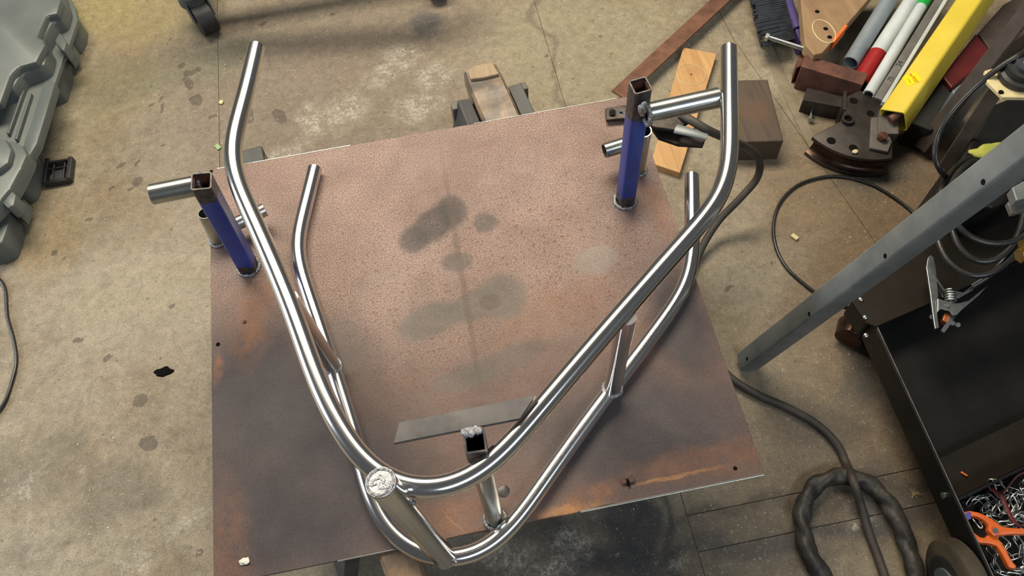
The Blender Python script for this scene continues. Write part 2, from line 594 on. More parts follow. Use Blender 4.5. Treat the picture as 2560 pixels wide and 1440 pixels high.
M['old_clamp'] = mottled('blackened_clamp_steel', (0.028, 0.024, 0.022), (0.075, 0.062, 0.055), 34, 0.45, 0.8, 0.25)
M['galv'] = mottled('dull_galvanised_steel', (0.125, 0.137, 0.137), (0.19, 0.203, 0.20), 12, 0.5, 0.35, 0.25, 0.0006)
M['cart'] = mottled('black_powder_coat', (0.005, 0.005, 0.005), (0.009, 0.008, 0.007), 14, 0.45, spec=0.25)
M['cart_top'] = mottled('dusty_black_sheet', (0.009, 0.007, 0.0045), (0.017, 0.012, 0.008), 7, 0.5, spec=0.2)
M['cart_edge'] = mottled('worn_sheet_edge', (0.12, 0.11, 0.10), (0.22, 0.2, 0.18), 30, 0.4, 0.6)
M['yellow'] = mottled('yellow_powder_coat', (0.56, 0.42, 0.035), (0.64, 0.49, 0.055), 7, 0.45, bump=0.05)
M['sticker'] = mottled('bright_yellow_sticker', (0.72, 0.56, 0.0), (0.80, 0.62, 0.0), 7, 0.35, bump=0.02)
M['red_print'] = mottled('red_print', (0.42, 0.02, 0.01), (0.48, 0.03, 0.015), 10, 0.4)
M['brown_print'] = mottled('faded_brown_print', (0.35, 0.24, 0.01), (0.42, 0.3, 0.02), 10, 0.4)
M['ink'] = mottled('black_marker_ink', (0.01, 0.01, 0.012), (0.02, 0.018, 0.02), 10, 0.5)
M['pvc_white'] = mottled('white_pvc', (0.42, 0.46, 0.47), (0.56, 0.58, 0.57), 8, 0.35, bump=0.05)
M['pvc_grey'] = mottled('grey_blue_pvc', (0.17, 0.20, 0.225), (0.24, 0.27, 0.29), 8, 0.4, bump=0.05)
M['alu'] = mottled('dull_aluminium_profile', (0.15, 0.14, 0.12), (0.24, 0.235, 0.22), 12, 0.4, 0.5, stretch=(1, 1, 1))
M['red_paint'] = mottled('red_paint', (0.24, 0.008, 0.008), (0.32, 0.015, 0.012), 12, 0.4)
M['dark_red'] = mottled('dark_red_panel', (0.075, 0.004, 0.005), (0.11, 0.008, 0.008), 10, 0.5)
M['green'] = mottled('green_tape', (0.0, 0.30, 0.04), (0.01, 0.38, 0.06), 12, 0.4)
M['orange_paint'] = mottled('orange_marker_paint', (0.75, 0.12, 0.02), (0.85, 0.17, 0.03), 12, 0.45)
M['orange'] = mottled('orange_plastic', (0.58, 0.10, 0.012), (0.68, 0.135, 0.02), 12, 0.4, bump=0.1)
M['purple'] = mottled('purple_blue_plastic', (0.05, 0.035, 0.13), (0.10, 0.075, 0.22), 8, 0.28, bump=0.05)
M['bristle'] = mottled('dark_bristles', (0.012, 0.014, 0.018), (0.03, 0.033, 0.042), 50, 0.5)
M['brown_timber'] = mottled('brown_painted_timber', (0.036, 0.026, 0.019), (0.068, 0.047, 0.034), 16, 0.65, stretch=(1, 1, 1))
M['blue_grey'] = mottled('blue_grey_plastic', (0.10, 0.125, 0.16), (0.15, 0.18, 0.22), 8, 0.5)
M['brass'] = mottled('brass', (0.42, 0.28, 0.09), (0.55, 0.40, 0.16), 30, 0.35, 1.0)
M['glove'] = mottled('yellow_green_cloth', (0.38, 0.38, 0.05), (0.52, 0.50, 0.10), 30, 0.8, bump=0.5, bdist=0.003)
M['copper'] = mottled('copper_jaw', (0.50, 0.12, 0.04), (0.62, 0.2, 0.08), 50, 0.4, 0.7)
M['dark_gap'] = mottled('dark_grey_board', (0.008, 0.008, 0.008), (0.016, 0.015, 0.014), 10, 0.8)
M['tan'] = mottled('pale_chip', (0.50, 0.40, 0.20), (0.6, 0.5, 0.27), 40, 0.7)
M['pale_grit'] = mottled('pale_grit', (0.5, 0.47, 0.4), (0.7, 0.66, 0.55), 40, 0.6)
M['leaf'] = mottled('green_scrap', (0.15, 0.28, 0.10), (0.30, 0.42, 0.2), 40, 0.6)
M['seed'] = mottled('golden_swarf', (0.45, 0.32, 0.14), (0.55, 0.42, 0.2), 40, 0.5)
M['purple_tip'] = mottled('blue_purple_pad', (0.06, 0.05, 0.22), (0.09, 0.07, 0.28), 20, 0.5)
M['wheel_tyre'] = mottled('dusty_brown_rubber', (0.032, 0.024, 0.013), (0.065, 0.048, 0.026), 16, 0.7, bump=0.4)
M['hub'] = mottled('grey_wheel_hub', (0.06, 0.075, 0.08), (0.1, 0.115, 0.12), 16, 0.4)


def mat_wood(name, a, b, scale, ang, rough=0.6, burn=None, wscale=3.0):
    t = NT(name)
    mp = t.n('ShaderNodeMapping')
    mp.inputs['Rotation'].default_value = (0, 0, ang)
    mp.inputs['Scale'].default_value = (scale, scale * 0.09, scale)
    t.link(t.co, mp.inputs[0])
    g = t.noise(1.0, 6, 0.65, co=mp.outputs[0], dist=0.6)
    c = t.ramp(g, [(0.3, a), (0.7, b)])
    if burn:
        c = t.mix(t.ramp(t.noise(wscale * 4, 5, 0.7), [(0.42, 0.0), (0.6, 0.9)]), c, burn)
    t.bump(g, 0.35, 0.002)
    return t, c, rough


def finish_wood(k, pack, extra=None):
    t, c, r = pack
    if extra:
        c = extra(t, c)
    M[k] = t.set(c, r)


finish_wood('pine', mat_wood('fresh_pine', (0.36, 0.185, 0.062), (0.54, 0.315, 0.125), 46, 0.30),
            lambda t, c: t.mix(t.math('MULTIPLY', t.blob(t.warp(20, 0.02), 0, 0.0, 0.02, 0.02, 0, 0.9), 0.4), c, (0.28, 0.13, 0.045)))
finish_wood('dark_block', mat_wood('oily_timber_block', (0.050, 0.032, 0.020), (0.085, 0.056, 0.036), 60, 0.2),
            lambda t, c: t.mix(t.math('MULTIPLY', t.blob(t.warp(20, 0.04), 0.0, 0, 0.035, 0.035, 0, 0.8), 0.6), c, (0.11, 0.052, 0.026)))
finish_wood('trestle_wood', mat_wood('charred_trestle_beam', (0.14, 0.085, 0.04), (0.27, 0.185, 0.115), 60, -0.14, 0.35, burn=(0.06, 0.048, 0.043)))
finish_wood('trestle_end', mat_wood('worn_beam_end', (0.19, 0.13, 0.07), (0.30, 0.215, 0.125), 60, -0.14, 0.6))
finish_wood('trestle_leg', mat_wood('dark_trestle_leg', (0.022, 0.022, 0.024), (0.05, 0.048, 0.046), 40, 0.1, 0.55))
finish_wood('trestle_gusset', mat_wood('grey_trestle_board', (0.065, 0.058, 0.05), (0.12, 0.105, 0.085), 40, 0.1, 0.6))
finish_wood('ply', mat_wood('old_drilled_board', (0.21, 0.125, 0.060), (0.32, 0.205, 0.105), 22, -0.5),
            lambda t, c: t.mix(t.ramp(t.noise(9, 3), [(0.55, 0.0), (0.75, 0.5)]), c, (0.15, 0.07, 0.04)))

# ------------------------------------------------------------------ floor
PZ = 0.40
fl = MB()
fl.prism([(-4, -2.5), (5, -2.5), (5, 6), (-4, 6)], -0.06, -0.0022)
floor = fl.build('floor', M['joint'])
floor['kind'] = 'structure'


# stains of the concrete and shade painted on it: (pixel centre on the floor, radii in m, angle, colour, strength)
STAINS_SHADE = [(760, 250, 0.42, 0.50, 0.3, (0.150, 0.118, 0.088), 0.75), (1000, 90, 0.40, 0.16, 0.2, (0.165, 0.125, 0.090), 0.6),
          (1430, 120, 0.24, 0.30, 0.1, (0.225, 0.19, 0.118), 0.7), (350, 40, 0.22, 0.14, 0, (0.25, 0.205, 0.10), 0.7),
          (2330, 600, 0.25, 0.5, 0, (0.105, 0.064, 0.034), 0.75), (2060, 640, 0.16, 0.42, -0.1, (0.165, 0.112, 0.064), 0.65), (2120, 1050, 0.28, 0.4, 0, (0.15, 0.108, 0.068), 0.45),  # browns here also paint in the weaker light on the right
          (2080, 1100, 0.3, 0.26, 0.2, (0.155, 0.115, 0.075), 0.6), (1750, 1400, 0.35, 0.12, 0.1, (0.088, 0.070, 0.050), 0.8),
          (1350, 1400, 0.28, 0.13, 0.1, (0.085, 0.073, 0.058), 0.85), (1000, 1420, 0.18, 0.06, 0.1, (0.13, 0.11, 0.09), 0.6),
          (1600, 1340, 0.035, 0.13, 0.1, (0.032, 0.032, 0.032), 0.85), (1500, 1400, 0.09, 0.035, 0.2, (0.03, 0.03, 0.032), 0.75), (1380, 1330, 0.05, 0.06, 0.2, (0.05, 0.045, 0.04), 0.7),  # first blob is the painted shadow of trestle and plate
          (2050, 1060, 0.1, 0.06, 0.2, (0.09, 0.075, 0.06), 0.6), (2200, 950, 0.06, 0.12, 0.3, (0.06, 0.058, 0.06), 0.6), (2230, 1260, 0.08, 0.07, 0.2, (0.07, 0.062, 0.058), 0.7),  # second blob is shade painted along the cart edge
          (1060, 50, 0.05, 0.06, 0.2, (0.055, 0.055, 0.058), 0.7), (90, 1180, 0.12, 0.09, 0.0, (0.13, 0.105, 0.075), 0.6), (330, 1230, 0.10, 0.06, 0.0, (0.13, 0.105, 0.075), 0.6),
          (1880, 1262, 0.22, 0.012, -0.03, (0.07, 0.055, 0.038), 0.8), (1900, 1358, 0.32, 0.020, -0.02, (0.06, 0.052, 0.045), 0.8), (2200, 1225, 0.2, 0.012, -0.02, (0.07, 0.055, 0.038), 0.8),
          (1375, 150, 0.010, 0.45, 0.0, (0.12, 0.095, 0.065), 0.7), (1690, 1400, 0.012, 0.3, 0.0, (0.04, 0.036, 0.032), 0.8), (280, 200, 0.16, 0.08, 0.2, (0.15, 0.14, 0.085), 0.6), (250, 20, 0.16, 0.1, 0.2, (0.30, 0.25, 0.11), 0.6),
          (560, 150, 0.10, 0.07, 0.2, (0.13, 0.125, 0.085), 0.6), (380, 210, 0.25, 0.03, 0.2, (0.15, 0.14, 0.09), 0.5), (130, 590, 0.06, 0.15, 0.1, (0.23, 0.165, 0.09), 0.5), (470, 700, 0.3, 0.25, 0.1, (0.275, 0.235, 0.175), 0.5),
          (2180, 430, 0.1, 0.06, 0.2, (0.06, 0.058, 0.05), 0.6), (1720, 250, 0.1, 0.25, 0.2, (0.26, 0.235, 0.17), 0.5),
          (1720, 830, 0.2, 0.25, 0.0, (0.215, 0.175, 0.115), 0.5), (1860, 640, 0.1, 0.2, 0.0, (0.24, 0.205, 0.15), 0.5)]
WHITE = [(980, 175, 0.09, 0.035, 0.5), (860, 280, 0.07, 0.05, 0.8), (780, 300, 0.03, 0.06, 0.2), (1085, 190, 0.05, 0.05, 0), (1040, 270, 0.07, 0.05, 0), (720, 375, 0.06, 0.02, 0.2), (1000, 130, 0.05, 0.03, 0.2),
         (1270, 1395, 0.05, 0.03, 0), (1430, 1360, 0.045, 0.03, 0), (1370, 1420, 0.06, 0.02, 0), (1690, 1410, 0.02, 0.01, 0), (470, 1305, 0.05, 0.016, 0.4), (340, 1425, 0.03, 0.04, 0), (70, 1220, 0.04, 0.03, 0), (200, 1170, 0.014, 0.012, 0),
         (230, 548, 0.02, 0.01, 0.3), (2150, 1310, 0.03, 0.01, 0.2)]
OIL = [(404, 260, .005, .05), (378, 262, .011, .007), (470, 210, .014, .03), (490, 250, .02, .02), (410, 360, .008, .006), (302, 415, .014, .008), (345, 410, .007, .012), (280, 470, .013, .008),
       (345, 455, .015, .012), (322, 475, .009, .007), (222, 550, .008, .008), (138, 630, .008, .008), (350, 1000, .02, .018), (370, 1110, .018, .02), (270, 895, .012, .010), (195, 850, .010, .007), (500, 1380, .009, .009), (428, 765, .006, .006),
       (655, 60, .014, .009), (830, 35, .016, .008), (700, 600, .01, .01), (480, 180, .03, .012), (455, 165, .012, .012), (380, 215, .006, .006), (430, 95, .006, .006), (700, 290, .02, .03), (1365, 140, .008, .006), (1500, 90, .007, .006),
       (1930, 655, .007, .006), (2170, 1340, .006, .006), (1820, 720, .012, .008), (620, 290, .02, .03), (530, 290, .022, .007), (500, 1285, .006, .006), (560, 1240, .01, .02)]


def smst(x):
    x = np.clip(x, 0, 1)
    return x * x * (3 - 2 * x)


def ell(X, Y, px, py, rx, ry, ang, edge):
    q = at(px, py, 0)
    dx, dy = X - q.x, Y - q.y
    c_, s_ = math.cos(ang), math.sin(ang)
    u_, v_ = (dx * c_ + dy * s_) / rx, (-dx * s_ + dy * c_) / ry
    l_ = np.sqrt(u_ * u_ + v_ * v_)
    return smst((1 + edge - l_) / (2 * edge))


XE = [(-2.5, 1.62), (0.0, 1.60), (0.61, 1.50), (1.35, 1.385), (6.0, 1.22)]


def xskew(y):
    for (ya, xa), (yb, xb) in zip(XE, XE[1:]):
        if y <= yb:
            return xa + (xb - xa) * (y - ya) / (yb - ya)
    return XE[-1][1]


def slab(xl, xr, ya, yb):
    """one concrete slab as a fine grid between two side lines; stains and painted shade stored per vertex"""
    ys = [ya] + [y for y in np.arange(-0.45, 2.35, 0.0085) if ya < y < yb] + [yb]
    w0, w1 = xl(0.5), xr(0.5)
    us = [0.0] + [(x - w0) / (w1 - w0) for x in np.arange(-1.0, 2.6, 0.0085) if w0 + .004 < x < w1 - .004] + [1.0]
    ny, nx = len(ys), len(us)
    XA = np.array([xl(y) for y in ys])[:, None]
    XB = np.array([xr(y) for y in ys])[:, None]
    X = XA + (XB - XA) * np.array(us)[None, :]
    Y = np.repeat(np.array(ys)[:, None], nx, 1)
    X, Y = X.ravel(), Y.ravel()
    nv = len(X)
    n1 = np.empty((nv, 2))
    n2 = np.empty((nv, 2))
    for i in range(nv):
        if -1.1 < X[i] < 2.6 and -.5 < Y[i] < 2.4:
            a_ = noise.noise_vector(V((X[i] * 9, Y[i] * 9, 0)))
            b_ = noise.noise_vector(V((X[i] * 38, Y[i] * 38, 3)))
            n1[i] = (a_.x * .055 + b_.x * .012, a_.y * .055 + b_.y * .012)
            n2[i] = (b_.x * .016, b_.y * .016)
        else:
            n1[i] = n2[i] = 0
    col = np.zeros((nv, 4))
    for px, py, rx, ry, a_, cc_, k in STAINS_SHADE:
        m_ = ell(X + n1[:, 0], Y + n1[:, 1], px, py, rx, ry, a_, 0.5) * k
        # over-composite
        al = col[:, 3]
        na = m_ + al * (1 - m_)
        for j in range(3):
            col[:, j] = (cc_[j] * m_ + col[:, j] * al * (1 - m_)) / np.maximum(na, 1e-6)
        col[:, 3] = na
    sp = np.zeros((nv, 4))
    sp[:, 3] = 1
    for px, py, rx, ry, a_ in WHITE:
        sp[:, 0] = np.maximum(sp[:, 0], ell(X + n2[:, 0], Y + n2[:, 1], px, py, rx, ry, a_, .6))
    for px, py, rx, ry in OIL:
        sp[:, 1] = np.maximum(sp[:, 1], ell(X + n2[:, 0] * .6, Y + n2[:, 1] * .6, px, py, rx, ry, .2, .45))
    Z = np.zeros(nv)
    # a drop skirt around the slab gives it a real edge
    idx = np.arange(nv).reshape(ny, nx)
    f = np.stack([idx[:-1, :-1], idx[:-1, 1:], idx[1:, 1:], idx[1:, :-1]], -1).reshape(-1, 4)
    ring = np.concatenate([idx[0, :], idx[1:, -1], idx[-1, -2::-1], idx[-2:0:-1, 0]])
    nr = len(ring)
    low = np.arange(nv, nv + nr)
    co = np.concatenate([np.stack([X, Y, Z], 1), np.stack([X[ring], Y[ring], np.full(nr, -.02)], 1)])
    nxt = np.roll(np.arange(nr), -1)
    f2 = np.stack([ring, low, low[nxt], ring[nxt]], -1)
    faces = np.concatenate([f, f2]).tolist()
    me = bpy.data.meshes.new('slab')
    me.from_pydata(co.tolist(), [], faces)
    for nm, arr in (('stain_shade', col), ('spots', sp)):
        at_ = me.color_attributes.new(nm, 'FLOAT_COLOR', 'POINT')
        full = np.concatenate([arr, arr[ring]]).astype(np.float32)
        at_.data.foreach_set('color', full.ravel())
    me.materials.append(M['floor'])
    o = bpy.data.objects.new('slab', me)
    COL.objects.link(o)
    o.parent = floor
    return o


g = 0.0009
XL, XM = -0.115, 0.852
y1 = at(1850, 1262, 0).y
y2 = at(1850, 1358, 0).y
K = lambda v: (lambda y: v)
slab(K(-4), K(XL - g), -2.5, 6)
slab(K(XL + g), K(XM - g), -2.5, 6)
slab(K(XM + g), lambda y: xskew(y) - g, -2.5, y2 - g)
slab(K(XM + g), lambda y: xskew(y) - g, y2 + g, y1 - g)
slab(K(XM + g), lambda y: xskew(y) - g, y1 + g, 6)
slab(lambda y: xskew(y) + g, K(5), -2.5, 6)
# raised mortar strip beside the right-hand joint
st = MB()
a0, a1 = at(1868, 60, 0), at(2030, 385, 0)
b0, b1 = at(1905, 60, 0), at(2048, 370, 0)
L = []
st.prism([a0, b0, b1, a1], -0.001, 0.003, 0.0015)
strip = st.build('mortar_strip', M['mortar'], floor)

# ------------------------------------------------------------------ welding jig (plate and everything welded to it)
jig = thing('welding_jig', 'rusty steel plate with two blue square posts welded on, lying on two trestles', 'welding jig', (0, 0, PZ))
pm = MB()
# slightly ragged edges: back edge cut and front edge torch cut
pts = []
W_, L_ = 0.913, 0.851
N = 60
for i in range(N):
    x = W_ * i / N
    pts.append((x, 0.0 + (0.004 * noise.noise(V((x * 18, 0, 0))) if 0.25 < x < 0.72 else 0)))
pts.append((W_, 0))
pts.append((W_, L_))
for i in range(1, N):
    x = W_ * (1 - i / N)
    pts.append((x, L_ + (0.004 * noise.noise(V((x * 22, 5, 0))) if 0.38 < x < 0.72 else 0)))
pts.append((0, L_))
pm.prism(pts, PZ - 0.005, PZ, 0.0008)
plate = pm.build('base_plate', M['plate'], jig)
plate['label'] = 'rusty square steel plate with grey worn patches'
# bright sheared edges along the back and front
for x0_, x1_, y_, w__ in ((0.015, 0.30, L_ + 0.0004, 0.0022), (0.565, 0.88, L_ + 0.0002, 0.0016), (0.60, 0.912, -0.0012, 0.003), (0.20, 0.31, -0.0008, 0.002)):
    eo = MB().bar((x0_, y_, PZ - 0.0006), (x1_, y_, PZ - 0.0006), w__, 0.0022, bevel=0.0005).build('sheared_edge', M['stub'], jig)
    eo['label'] = 'bright bare steel edge'


def weld_ring(c, rx, ry, r, parent, n=22, axis=None, arc=(0, 2 * math.pi), name='weld_bead'):
    m = MB()
    ax = V(axis or (0, 0, 1)).normalized()
    u = ax.orthogonal().normalized() if axis else V((1, 0, 0))
    w = ax.cross(u)
    P = []
    for k in range(n):
        a = arc[0] + (arc[1] - arc[0]) * k / n
        P.append(V(c) + u * rx * math.cos(a) + w * ry * math.sin(a))
    full = abs(arc[1] - arc[0] - 2 * math.pi) < 1e-3
    P = catmull(P, 4, full)
    m.tube(P, r, 8, not full, rf=lambda t, a, p: r * (1 + 0.45 * noise.noise(p * 160 + V((a, 0, 0))) + 0.15 * math.sin(t * 180)), closed=full)
    return m.build(name, M['weld'], parent, True, 60)


def post(bpx, topx, w, h_, mat, name, ztop):
    b = at(*bpx, PZ)
    t_ = at(*topx, ztop)
    d = t_ - b
    m = MB()
    m.sqtube(b, t_, w, h_, 0.0026, (0, 1, 0), 0.0045)
    return b, t_


# left blue post
bl, tl = V(at(622, 668, PZ)), V(at(503, 452, 0.705))
m = MB().sqtube(bl, tl, 0.033, 0.033, 0.0026, (0.05, 1, 0), 0.0045)
o = m.build('square_post', M['blue'], jig, True, 40)
o['label'] = 'blue painted square tube post near the left edge of the plate'
weld_ring(bl + V((0, 0, 0.002)), 0.021, 0.021, 0.0035, jig)
# right blue post
br, tr_ = V(at(1563, 502, PZ)), V(at(1601, 213, 0.740))
m = MB().sqtube(br, tr_, 0.031, 0.031, 0.0026, (-0.12, 1, 0), 0.0045)
o = m.build('square_post', M['blue'], jig, True, 40)
o['label'] = 'blue painted square tube post near the right back corner'
weld_ring(br + V((0, 0, 0.002)), 0.021, 0.021, 0.0035, jig)
# rusty inner liners darkening the bores
for A, B, wq, uq in ((bl, tl, .0274, .05), (br, tr_, .0254, -.12)):
    MB().sqtube(A, A + (B - A) * 0.985, wq, wq, 0.0012, (uq, 1, 0), 0.002).build('post_bore', M['rust'], jig)

# upper stubs welded to the posts
RO, RI = 0.0155, 0.0138
A = at(380, 486, 0.672)
B = at(500, 462, 0.672)
m = MB().pipe(A, B, 0.0175, 0.0158, 28)
# scooped outer end
o = m.build('tube_stub', M['stub'], jig, True, 50)
o['label'] = 'bright coped tube stub sticking out to the left of the left post'
d = (B - A).normalized()
weld_ring(B + d * 0.003, 0.0175, 0.0175, 0.004, jig, axis=d)
A = at(1618, 283, 0.690)
B = at(1796, 244, 0.690)
m = MB().pipe(A, B, 0.0175, 0.0158, 28)
o = m.build('tube_stub', M['stub'], jig, True, 50)
o['label'] = 'bright tube stub reaching from the right post towards the frame'
d = (B - A).normalized()
weld_ring(A - d * 0.001, 0.0185, 0.0185, 0.0042, jig, axis=d)
MB().lump(B - d * 0.003, 0.0172, 0.55, 1, 1, 3, 0.03).build('rounded_end', M['stub'], jig, True, 80)
MB().lump(at(1607, 272, 0.715), 0.010, 0.7, 0.7, 1.6, 3, 0.5, 90).build('weld_bead', M['weld'], jig, True, 80)
# short upright tubes with low cross tubes
A = at(546, 600, PZ)
B = at(514, 532, 0.478)
MB().pipe(A, B, 0.0155, 0.0135, 28).build('upright_tube', M['stub'], jig, True, 50)
weld_ring(A + V((0, 0, 0.002)), 0.017, 0.017, 0.003, jig)
A2 = at(590, 560, 0.44)
B2 = at(662, 524, 0.44)
o = MB().pipe(A2 - (B2 - A2) * 0.6, B2, 0.0135, 0.0118, 24).build('cross_tube', M['stub'], jig, True, 50)
A = at(1592, 425, PZ)
B = at(1608, 326, 0.530)
MB().pipe(A, B, 0.0165, 0.0145, 28).build('upright_tube', M['stub'], jig, True, 50)
weld_ring(A + V((0, 0, 0.002)), 0.018, 0.018, 0.003, jig)
A2 = at(1511, 377, 0.46)
B2 = at(1592, 352, 0.46)
MB().pipe(A2, B2, 0.0150, 0.0130, 24).build('cross_tube', M['stub'], jig, True, 50)

# front post: round tube with short square tube and flat bar on top
A = at(1238, 1297, PZ)
D = at(1196, 1140, 0.64)
m = MB().cyl(A, D, 0.0150, 28)
o = m.build('round_post', M['stub'], jig, True, 50)
o['label'] = 'dull round post at the front edge under the flat bar'
weld_ring(A + V((0, 0, 0.002)), 0.017, 0.017, 0.0035, jig)
sqA, sqB = at(1199, 1150, 0.625), at(1187, 1101, 0.725)
m = MB().sqtube(sqA, sqB, 0.0290, 0.0330, 0.0028, (0.05, 1, 0), 0.0035)
m.build('square_sleeve', M['bare_sq'], jig, True, 40)
MB().bar(sqA + V((0, 0, 0.02)), sqA + V((0, 0, 0.024)), 0.024, 0.028, (0, 1, 0)).build('sleeve_bore', M['hole_dark'], jig)
MB().lump(at(1205, 1140, 0.70), 0.010, 1.3, 0.6, 0.8, 3, 0.5, 80).build('weld_bead', M['rust'], jig, True, 80)
# flat bar welded across the top
fz = 0.712
fp = [at(997, 1056, fz + .012), at(1327, 989, fz + .012), at(1308, 1040, fz + .012), at(984, 1108, fz + .012)]
zt = fz + 0.012
m = MB()
m.prism([fp[0], at(1340, 987, zt), at(1300, 1046, zt), fp[3]], zt - 0.0065, zt, 0.0006)
o = m.build('flat_bar', M['bluesteel'], jig)
o['label'] = 'dark flat steel bar welded across the front post'
m = MB()
for k in range(9):
    m.lump(at(1160 + k * 5.0, 1081 + 4 * math.sin(k * 1.9) - k * 0.9, zt + 0.001), 0.0048, 1, 1.25, 0.7, 2, 0.5, 130)
o = m.build('weld_bead', M['weld'], jig, True, 80)
o['label'] = 'bright lumpy weld joining bar and post'
# holes, nut and small marks in the plate
for px, py, r in ((1838, 1171, 0.0035), (545, 861, 0.004), (528, 429, 0.004)):
    q = at(px, py, PZ)
    MB().cyl(q + V((0, 0, -0.001)), q + V((0, 0, 0.0004)), r, 16).build('drilled_hole', M['hole_dark'], jig)
q = at(1258, 1228, PZ)
MB().lump(q + V((0, 0, 0.0)), 0.011, 1, 1, 0.2, 2, 0.2).build('weld_scar', M['bare_sq'], jig, True)
q = at(611, 805, PZ)
MB().lump(q, 0.004, 1, 1, 0.7, 2, 0.2).build('weld_spatter', M['rust'], jig, True)

# ------------------------------------------------------------------ the stainless tube frame
TR = 0.0148
ZL, ZU = PZ + TR + 0.0005, PZ + 0.30
frame = thing('stainless_tube_frame', 'welded bright stainless frame of two V-shaped bent tubes, one above the other, on the plate', 'tube frame', (0.4, 0.2, PZ))
UP = [(641, 118), (616, 228), (590, 322), (578, 372), (582, 425), (602, 480), (651, 588), (722, 755), (762, 866), (797, 965), (846, 1066), (885, 1128), (935, 1185), (1000, 1219), (1075, 1230), (1135, 1219), (1190, 1190), (1232, 1158), (1275, 1112), (1354, 1018), (1496, 850), (1600, 730), (1677, 641), (1757, 552), (1797, 500), (1818, 447), (1825, 390), (1824, 330), (1823, 225), (1822, 122)]
LO = [(787, 422), (773, 480), (752, 562), (742, 605), (742, 640), (753, 680), (792, 797), (832, 917), (870, 1035), (897, 1120), (917, 1208), (950, 1298), (992, 1352), (1050, 1388), (1122, 1402), (1190, 1389), (1243, 1356), (1292, 1302), (1356, 1211), (1440, 1092), (1521, 983), (1594, 888), (1677, 775), (1712, 720), (1729, 665), (1731, 620), (1730, 513), (1729, 440)]


def rail(pix, z, name, label):
    P = [at(x, y, z) for x, y in pix]
    C = catmull(P, 10)
    C = resample(C, 0.006)
    C = smooth_path(C, 75)
    C[0] = P[0]
    C[-1] = P[-1]
    C = smooth_path(C, 6)
    m = MB()
    ri = TR - 0.0018
    m.tube(C, TR, 28, caps=False)
    # open ends: short inner walls
    bm = m.bm
    o = m.build(name, M['tube'], frame, True, 70)
    o['label'] = label
    me = o.data
    for e, (a, b) in enumerate(((C[0], C[1]), (C[-1], C[-2]))):
        d = (b - a).normalized()
        MB().pipe(a - d * 0.0003, a + d * 0.05, TR - 0.0001, ri, 28).build('tube_mouth', M['tube'], o, True, 40)
    return o


upper = rail(UP, ZU, 'upper_rail', 'upper bright bent tube, nearer the camera')
lower = rail(LO, ZL, 'lower_rail', 'lower bent tube lying on the plate')


def strut(a, b, r, label):
    o = MB().cyl(a, b, r, 28).build('strut', M['tube'], frame, True, 60)
    o['label'] = label
    return o


a = at(836, 922, ZL)
b = at(722, 745, ZU)
strut(a, b, 0.0140, 'left upright strut between the two rails')
weld_ring(a + V((0, 0, TR * 0.75)), 0.015, 0.015, 0.0026, frame)
a = at(1530, 978, ZL)
b = at(1566, 790, ZU)
strut(a, b, 0.0150, 'right upright strut between the two rails')
weld_ring(a + V((0, 0, TR * 0.75)), 0.016, 0.016, 0.0028, frame)
# front strut with its lumpy welded cap, rising past the upper rail
a = at(1113, 1394, ZL)
capz = PZ + 0.372
b = at(952, 1206, capz)
o = strut(a, b, 0.0188, 'thick front strut with a rough capped end')
d = (b - a).normalized()
m = MB()
m.tube([b - d * 0.006, b - d * 0.002, b, b + d * 0.0015], 0.019, 36, True, rf=lambda t, an, p: (0.0185 + 0.0016 * math.sin(min(t, .8) * 3.4)) * (1 + 0.035 * noise.noise(V((math.cos(an) * 3, math.sin(an) * 3, t * 2)))))
o2 = m.build('cap', M['strut_end'], frame, True, 60)
o2['label'] = 'rough ground cap welded over the tube end'
# swirled relief on the cap
u = d.orthogonal().normalized()
w = d.cross(u)
m = MB()
for k in range(7):
    P = []
    a0 = k * 0.9
    for s in range(6):
        rr = 0.002 + 0.0115 * ((k * 0.37 + s * 0.09) % 1.0)
        an = a0 + s * 0.35
        P.append(b + d * 0.0018 + u * rr * math.cos(an) + w * rr * math.sin(an))
    m.tube(catmull(P, 4), 0.0011, 6)
m.build('cap_ridges', M['strut_end'], frame, True, 80)
weld_ring(b + d * 0.0008, 0.0165, 0.0165, 0.0021, frame, axis=d)
P = [at(985, 1222, ZU + 0.013), at(1005, 1234, ZU + 0.010), at(1022, 1247, ZU + 0.004), at(1034, 1258, ZU - 0.006)]
m = MB()
for i, p in enumerate(catmull(P, 4)):
    m.lump(p, 0.0034, 1, 1, 1, 2, 0.45, 200)
m.build('weld_bead', M['weld'], frame, True, 80)
m = MB()
for k in range(6):
    m.lump(at(1128 + k * 2.2, 1378 + k * 5.2, ZL + TR * (0.85 - 0.06 * k)), 0.0036, 1, 1, 1, 2, 0.45, 200)
m.build('weld_bead', M['strut_end'], frame, True, 80)

# ------------------------------------------------------------------ trestles under the plate
zt = PZ - 0.0055


